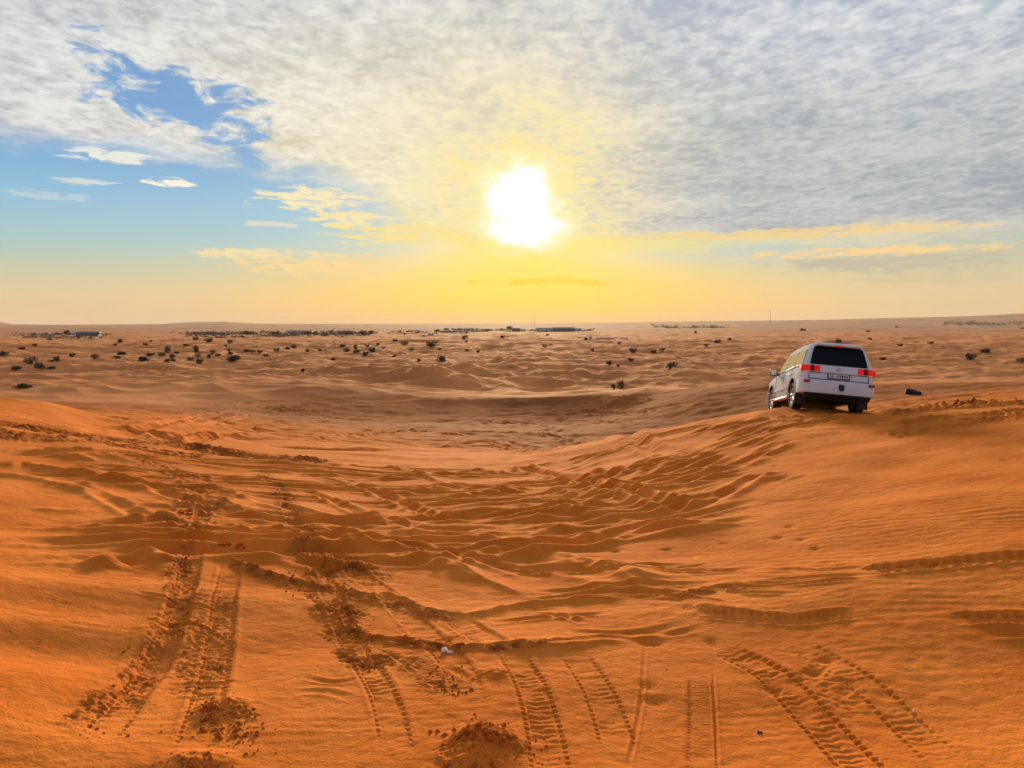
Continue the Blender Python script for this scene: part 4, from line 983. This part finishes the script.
for i, (px, py, w, h, label) in enumerate([
 (33,335.5,5,2.4,"first tree from the left in the settlement at far left"), (46,335.2,5,2.6,"second tree from the left in the far left settlement"), (57,335,5,2.4,"small tree left of the tallest in the far left settlement"),
 (67,335,6.5,4.6,"tallest tree of the far left settlement, beside the dark-roofed hall"), (60,339,4.5,2.6,"tree in front of the far left settlement, below the small one"), (49.5,341,6,3,"front-most tree of the far left settlement"),
 (79,339,4.5,2.2,"low tree before the left half of the dark-roofed hall"), (91,339.5,4.5,2.4,"low tree before the right half of the dark-roofed hall"), (99,336,5,3.4,"tree at the right end of the dark-roofed hall"),
 (247,335.5,7,4.5,"bluish tree at the right end of the left grove"), (275,336,12,4.4,"wide spreading tree right of the left grove"), (308,336,6,4.5,"left tree of a pair before the long pale building"), (314.5,336,6,4,"right tree of a pair before the long pale building"),
 (346,335.8,5,4,"tree at the middle of the green grove"), (351,336,4.5,3.6,"second tree right of the green grove's middle"), (361.5,335.5,8,4,"broad tree at the right end of the green grove"), (370.5,335,7,4.6,"last tree at the right of the green grove"),
 (404.5,336,3.5,3.6,"slim lone tree left of the white buildings"), (437,332.5,6,3,"tree behind the small white building"), (460.5,331.4,6,3.2,"tree among the grey roofs left of the masts"), (487,332,8,3,"tree row end right of the grey roofs"),
 (510,330.8,8,4.6,"dark round tree left of the dark halls and masts")]):
    p = ground_hit(px, py, False); d = p[1]; s = w * d / FPX * 1.1; c, t = TREES[i % 3]; hr = (.62, .8, 1.0)[i % 3]
    r_ = bpy.data.objects.new('desert_tree', None); COL.objects.link(r_); r_.location = (p[0], p[1], p[2] + EYE); r_.scale = (s, s, s * (h / w) / hr); r_.rotation_euler = (0, 0, i * 1.7)
    r_['label'] = label; r_['category'] = 'tree'; r_['group'] = 'trees round the far settlement'
    for nm, me in (('crown', c), ('trunk', t)):
        q = bpy.data.objects.new(nm, me); COL.objects.link(q); q.parent = r_
# low scrub and palms of the settlement that read only as a blue-green mass
rnd = random.Random(3); bm = bmesh.new()
for x0, x1, y0_, y1_, n, hh in [(185, 262, 334.5, 340, 300, 3.0), (262, 376, 333.5, 339, 420, 3.0), (22, 106, 336, 341, 260, 2.2), (395, 470, 333, 335.5, 160, 2.2), (440, 512, 330.5, 332, 160, 2.6), (150, 200, 343, 346, 60, 1.2), (536, 592, 331.5, 333, 110, 2.2), (660, 720, 327, 329, 90, 3), (940, 1024, 323, 326, 120, 3)]:
    for k in range(n):
        p = ground_hit(rnd.uniform(x0, x1), rnd.uniform(y0_, y1_)) if k % 4 == 0 else p
        q = Vector((p[0] + rnd.gauss(0, .006) * p[1], p[1] + rnd.gauss(0, .01) * p[1], 0)); q.z = float(mesh_height(np.array([q.x]), np.array([q.y]))[0]) + EYE
        sc_ = hh * rnd.uniform(.5, 1.2) * p[1] / 900
        leaf_cloud(bm, [(q.x, q.y, q.z + sc_ * .4, sc_, sc_ * .5)], 12, sc_ * .45, rnd)
me = bpy.data.meshes.new('scrub'); bm.to_mesh(me); bm.free(); me.materials.append(material('hazed_palm_green', (.085, .11, .085), .85, spec=.05, vary=.5, bscale=2))  # leaf colour lightened towards blue, distance haze put into it
o = bpy.data.objects.new('settlement_scrub', me); COL.objects.link(o); o['kind'] = 'stuff'; o['label'] = 'blue-green scrub and palms massed round the far settlement'
WALLS = {'white': material('white_render', (.74, .72, .68), .8, vary=.3, bscale=.4), 'grey': material('grey_cladding', (.30, .31, .33), .7, vary=.3, bscale=.4), 'dark': material('dark_cladding', (.07, .085, .11), .7, vary=.3, bscale=.4)}
OPEN = material('dark_window_opening', (.02, .02, .025), .3)
def building(px, py, wpx, hpx, wall, roof, label, gable=True):
    p = ground_hit(px, py, False); d = p[1]; W, H = wpx * d / FPX, hpx * d / FPX; D = min(W * .6, 30)
    b = bpy.data.objects.new('far_building', None); COL.objects.link(b); b.location = (p[0], p[1], p[2] + EYE - .3); b.rotation_euler = (0, 0, -math.atan2(p[0], p[1]) * .6)
    b['label'] = label; b['category'] = 'building'; b['group'] = 'buildings of the far settlement'
    hw = H * (.62 if gable else .9)
    bm = bmesh.new(); add_box(bm, (0, D / 2, hw / 2), (W, D, hw)); bm_obj('wall', bm, WALLS[wall], b, 0)
    bm = bmesh.new()
    if gable: add_prism(bm, [(-.5, hw - .05), (D + .5, hw - .05), (D / 2, H)], 'x', -W / 2 - .6, W / 2 + .6)
    else: add_box(bm, (0, D / 2, H - (H - hw) / 2), (W + .6, D + .6, H - hw))
    bm_obj('roof', bm, WALLS[roof], b, 0)
    n = max(2, min(8, int(W / 7)))
    for k in range(n):
        bm = bmesh.new(); add_box(bm, (-W / 2 + W * (k + .5) / n, -.03, hw * .52), (W / n * .35, .12, hw * .35)); bm_obj('window', bm, OPEN, b, 0)
for a in [(87,335.6,20,4.2,'dark','dark',"long dark-roofed hall, largest building at the far left",True), (44,334.6,9,1.8,'white','white',"low pale house at the left end of the far left settlement",False), (72,334.2,8,2.2,'white','grey',"pale house between the tallest tree and the dark hall",True),
          (299,333.6,24,3.4,'white','dark',"long pale building with a dark roof above the tree pair",True), (346,332.4,18,1.8,'white','grey',"low pale building behind the green grove",False), (431,335,6,2.2,'white','white',"small bright white building in the centre left distance",False),
          (424,336,4,1.4,'white','white',"tiny white hut left of the bright white building",False), (452,332.3,22,1.8,'grey','grey',"long low grey-roofed sheds left of the masts",False), (479,331.6,20,1.7,'grey','grey',"second long low grey shed, nearer the masts",False),
          (516,331.2,8,3.2,'dark','dark',"short dark hall left of the twin masts",True), (523,331,6,2,'white','white',"white house between the short dark hall and the masts",False), (533,330.8,6,1.6,'white','grey',"small pale house at the foot of the twin masts",False),
          (547,331.2,22,3.6,'white','dark',"white-walled hall with dark roof right of the masts",True), (564,331.4,22,4.2,'dark','dark',"big dark hall, tallest of the row right of the masts",True), (577,331,9,2.8,'white','dark',"white block at the right end of the big dark hall",False),
          (582,338,9,1.2,'white','white',"short white wall left of the two little shrubs",False), (605,338.4,17,1.4,'white','white',"long white wall standing alone on the centre plain",False), (623,338.4,8,1.1,'white','white',"short white wall right of the long one",False)]: building(*a)
MAST = material('mast_steel', (.20, .19, .18), .6)
def mast(px, py, hpx, label):
    p = ground_hit(px, py, False); H = float(hpx * p[1] / FPX)
    bm = bmesh.new(); b_ = H * .02
    for k in range(3):
        a = k * 2.094; add_tube(bm, [(b_ * math.cos(a), b_ * math.sin(a), -1), (b_ * .25 * math.cos(a), b_ * .25 * math.sin(a), H)], H * .0045, 6)
    n = 14
    for i in range(n):
        z0, z1 = H * i / n, H * (i + 1) / n
        for k in range(3):
            a, c = k * 2.094, (k + 1) * 2.094; r0, r1 = b_ * (1 - .75 * i / n), b_ * (1 - .75 * (i + 1) / n)
            add_tube(bm, [(r0 * math.cos(a), r0 * math.sin(a), z0), (r1 * math.cos(c), r1 * math.sin(c), z1)], H * .0025, 4)
    o = bm_obj('lattice_mast', bm, MAST, None, 0); o.location = (p[0], p[1], p[2] + EYE)
    o['label'] = label; o['category'] = 'mast'; o['group'] = 'masts on the horizon'
mast(531.8, 327, 9.5, "shorter left mast of the pair under the sun"); mast(534.6, 327, 12.5, "taller right mast of the pair under the sun"); mast(770, 324.5, 15, "lone mast on the horizon above the car's front")

# ------------------------------------------------------------------ small things on the sand
def bag():
    p = ground_hit(914, 394.8, False); d = p[1]; k = float(17 * d / FPX)
    B = material('black_canvas', (.010, .011, .014), .8, bump=.3, bscale=40); G = material('pale_grey_canvas', (.48, .46, .44), .7)
    o = bpy.data.objects.new('holdall_bag', None); COL.objects.link(o); o.location = (p[0], p[1], p[2] + EYE - .01); o.rotation_euler = (0, R(3), R(-14)); o.scale = (k, k, k)
    o['label'] = 'black slumped bag with a pale grey end lying on the sand right of the car'; o['category'] = 'bag'
    bm = bmesh.new(); secs = []
    for x, ry, h in [(-.5, .06, .12), (-.485, .13, .26), (-.42, .16, .35), (-.28, .165, .37), (-.12, .16, .33), (.0, .155, .27), (.14, .15, .25), (.28, .145, .24), (.36, .13, .22)]:
        secs.append([(x, ry * math.cos(t), h * .5 + h * .5 * math.copysign(abs(math.sin(t)) ** .7, math.sin(t))) for t in np.linspace(0, 2 * math.pi, 20, endpoint=False)])
    add_loft(bm, secs); bm_obj('bag_body', bm, B, o, 50)
    bm = bmesh.new(); secs = []
    for x, ry, h in [(.355, .135, .225), (.43, .13, .22), (.48, .11, .18), (.50, .06, .11)]:
        secs.append([(x, ry * math.cos(t), .01 + h * .5 + h * .5 * math.copysign(abs(math.sin(t)) ** .7, math.sin(t))) for t in np.linspace(0, 2 * math.pi, 20, endpoint=False)])
    add_loft(bm, secs); bm_obj('end_panel', bm, G, o, 50)
    bm = bmesh.new(); add_tube(bm, [(-.10, -.10, .31), (-.05, -.08, .345), (.02, -.06, .335), (.08, -.07, .30), (.12, -.09, .24)], .022, 8); bm_obj('carry_handle', bm, B, o, 50)
bag()
def crumple(name, px, py, size, sq, mat, label, cat, seed):
    rnd = random.Random(seed); p = ground_hit(px, py, False); bm = bmesh.new(); bmesh.ops.create_icosphere(bm, subdivisions=3, radius=1)
    for v in bm.verts:
        n = float(perlin(np.array([v.co.x * 1.7 + v.co.z]), np.array([v.co.y * 1.7 - v.co.z]), seed)[0]); v.co *= 1 + .8 * abs(n) - .25
        v.co = Vector((v.co.x * sq[0], v.co.y * sq[1], v.co.z * sq[2])) * size
    o = bm_obj(name, bm, mat, None, 12); o.location = (p[0], p[1], p[2] + EYE + size * sq[2] * .5); o['label'] = label; o['category'] = cat; return o
crumple('paper_scrap', 444.5, 652, .030, (1, .8, .85), material('white_paper', (.90, .78, .60), .7), 'small crumpled white scrap of paper lying in the churned track', 'litter', 71)
crumple('paper_scrap', 449.8, 653.3, .026, (1.1, .7, .45), material('dusty_paper', (.70, .58, .48), .7), 'flatter sand-stained scrap right beside the crumpled white one', 'litter', 72)
crumple('plastic_scrap', 759.5, 733, .017, (1.1, .8, .55), material('black_plastic', (.014, .008, .007), .5), 'tiny dark scrap on smooth sand by the clear tyre print', 'litter', 73)
# moist clods thrown up by wheels
CLOD = material('damp_sand_clod', (.52, .135, .020), .95, spec=.05, vary=.5, bscale=60)
rnd = random.Random(21); bm = bmesh.new()
def clods(px, py, sx, sy, n, s0, s1):
    for _ in range(int(n * .7)):
        x, y = px + rnd.gauss(0, sx), py + rnd.gauss(0, sy)
        p = ground_hit(x, min(y, 767), False); s = s0 * .7 + (s1 - s0 * .7) * rnd.random() ** 2.6
        vs = bmesh.ops.create_icosphere(bm, subdivisions=1, radius=s)['verts']; M = Euler((rnd.uniform(0, 6), rnd.uniform(0, 6), rnd.uniform(0, 6))).to_matrix()
        for v in vs: v.co = M @ Vector((v.co.x * rnd.uniform(.55, 1.45), v.co.y * rnd.uniform(.55, 1.4), v.co.z * rnd.uniform(.45, 1.1))) + Vector((p[0], p[1], p[2] + EYE + s * .1))
clods(222, 722, 16, 11, 120, .008, .022); clods(240, 738, 14, 8, 60, .007, .018); clods(208, 707, 4, 6, 26, .01, .026); clods(190, 764, 16, 6, 50, .008, .02)
clods(482, 733, 12, 6, 46, .012, .028); clods(478, 750, 20, 12, 80, .008, .02); clods(500, 738, 8, 8, 26, .008, .02); clods(443, 735, 3, 2, 3, .014, .024); clods(272, 727, 6, 2, 5, .01, .022)
clods(452, 692, 10, 4, 26, .007, .017); clods(440, 674, 12, 6, 34, .006, .014); clods(466, 676, 14, 4, 20, .005, .012); clods(135, 680, 9, 20, 60, .006, .015); clods(176, 610, 5, 20, 40, .007, .02); clods(183, 565, 4, 12, 24, .01, .024)
clods(205, 645, 14, 24, 60, .005, .013); clods(100, 728, 14, 8, 20, .006, .012); clods(345, 620, 10, 10, 46, .008, .02); clods(370, 655, 9, 14, 50, .007, .016); clods(300, 585, 16, 8, 40, .009, .022)
clods(185, 513, 5, 2, 18, .018, .04); clods(228, 546, 10, 2, 24, .015, .035); clods(540, 752, 14, 8, 30, .005, .012); clods(205, 688, 30, 4, 12, .006, .014); clods(170, 735, 30, 14, 24, .004, .010); clods(620, 690, 60, 30, 18, .003, .007)
me = bpy.data.meshes.new('clods'); bm.to_mesh(me); bm.free(); me.materials.append(CLOD)
o = bpy.data.objects.new('sand_clods', me); COL.objects.link(o); o['kind'] = 'stuff'; o['label'] = 'dark moist clods of sand thrown up along the wheel tracks'
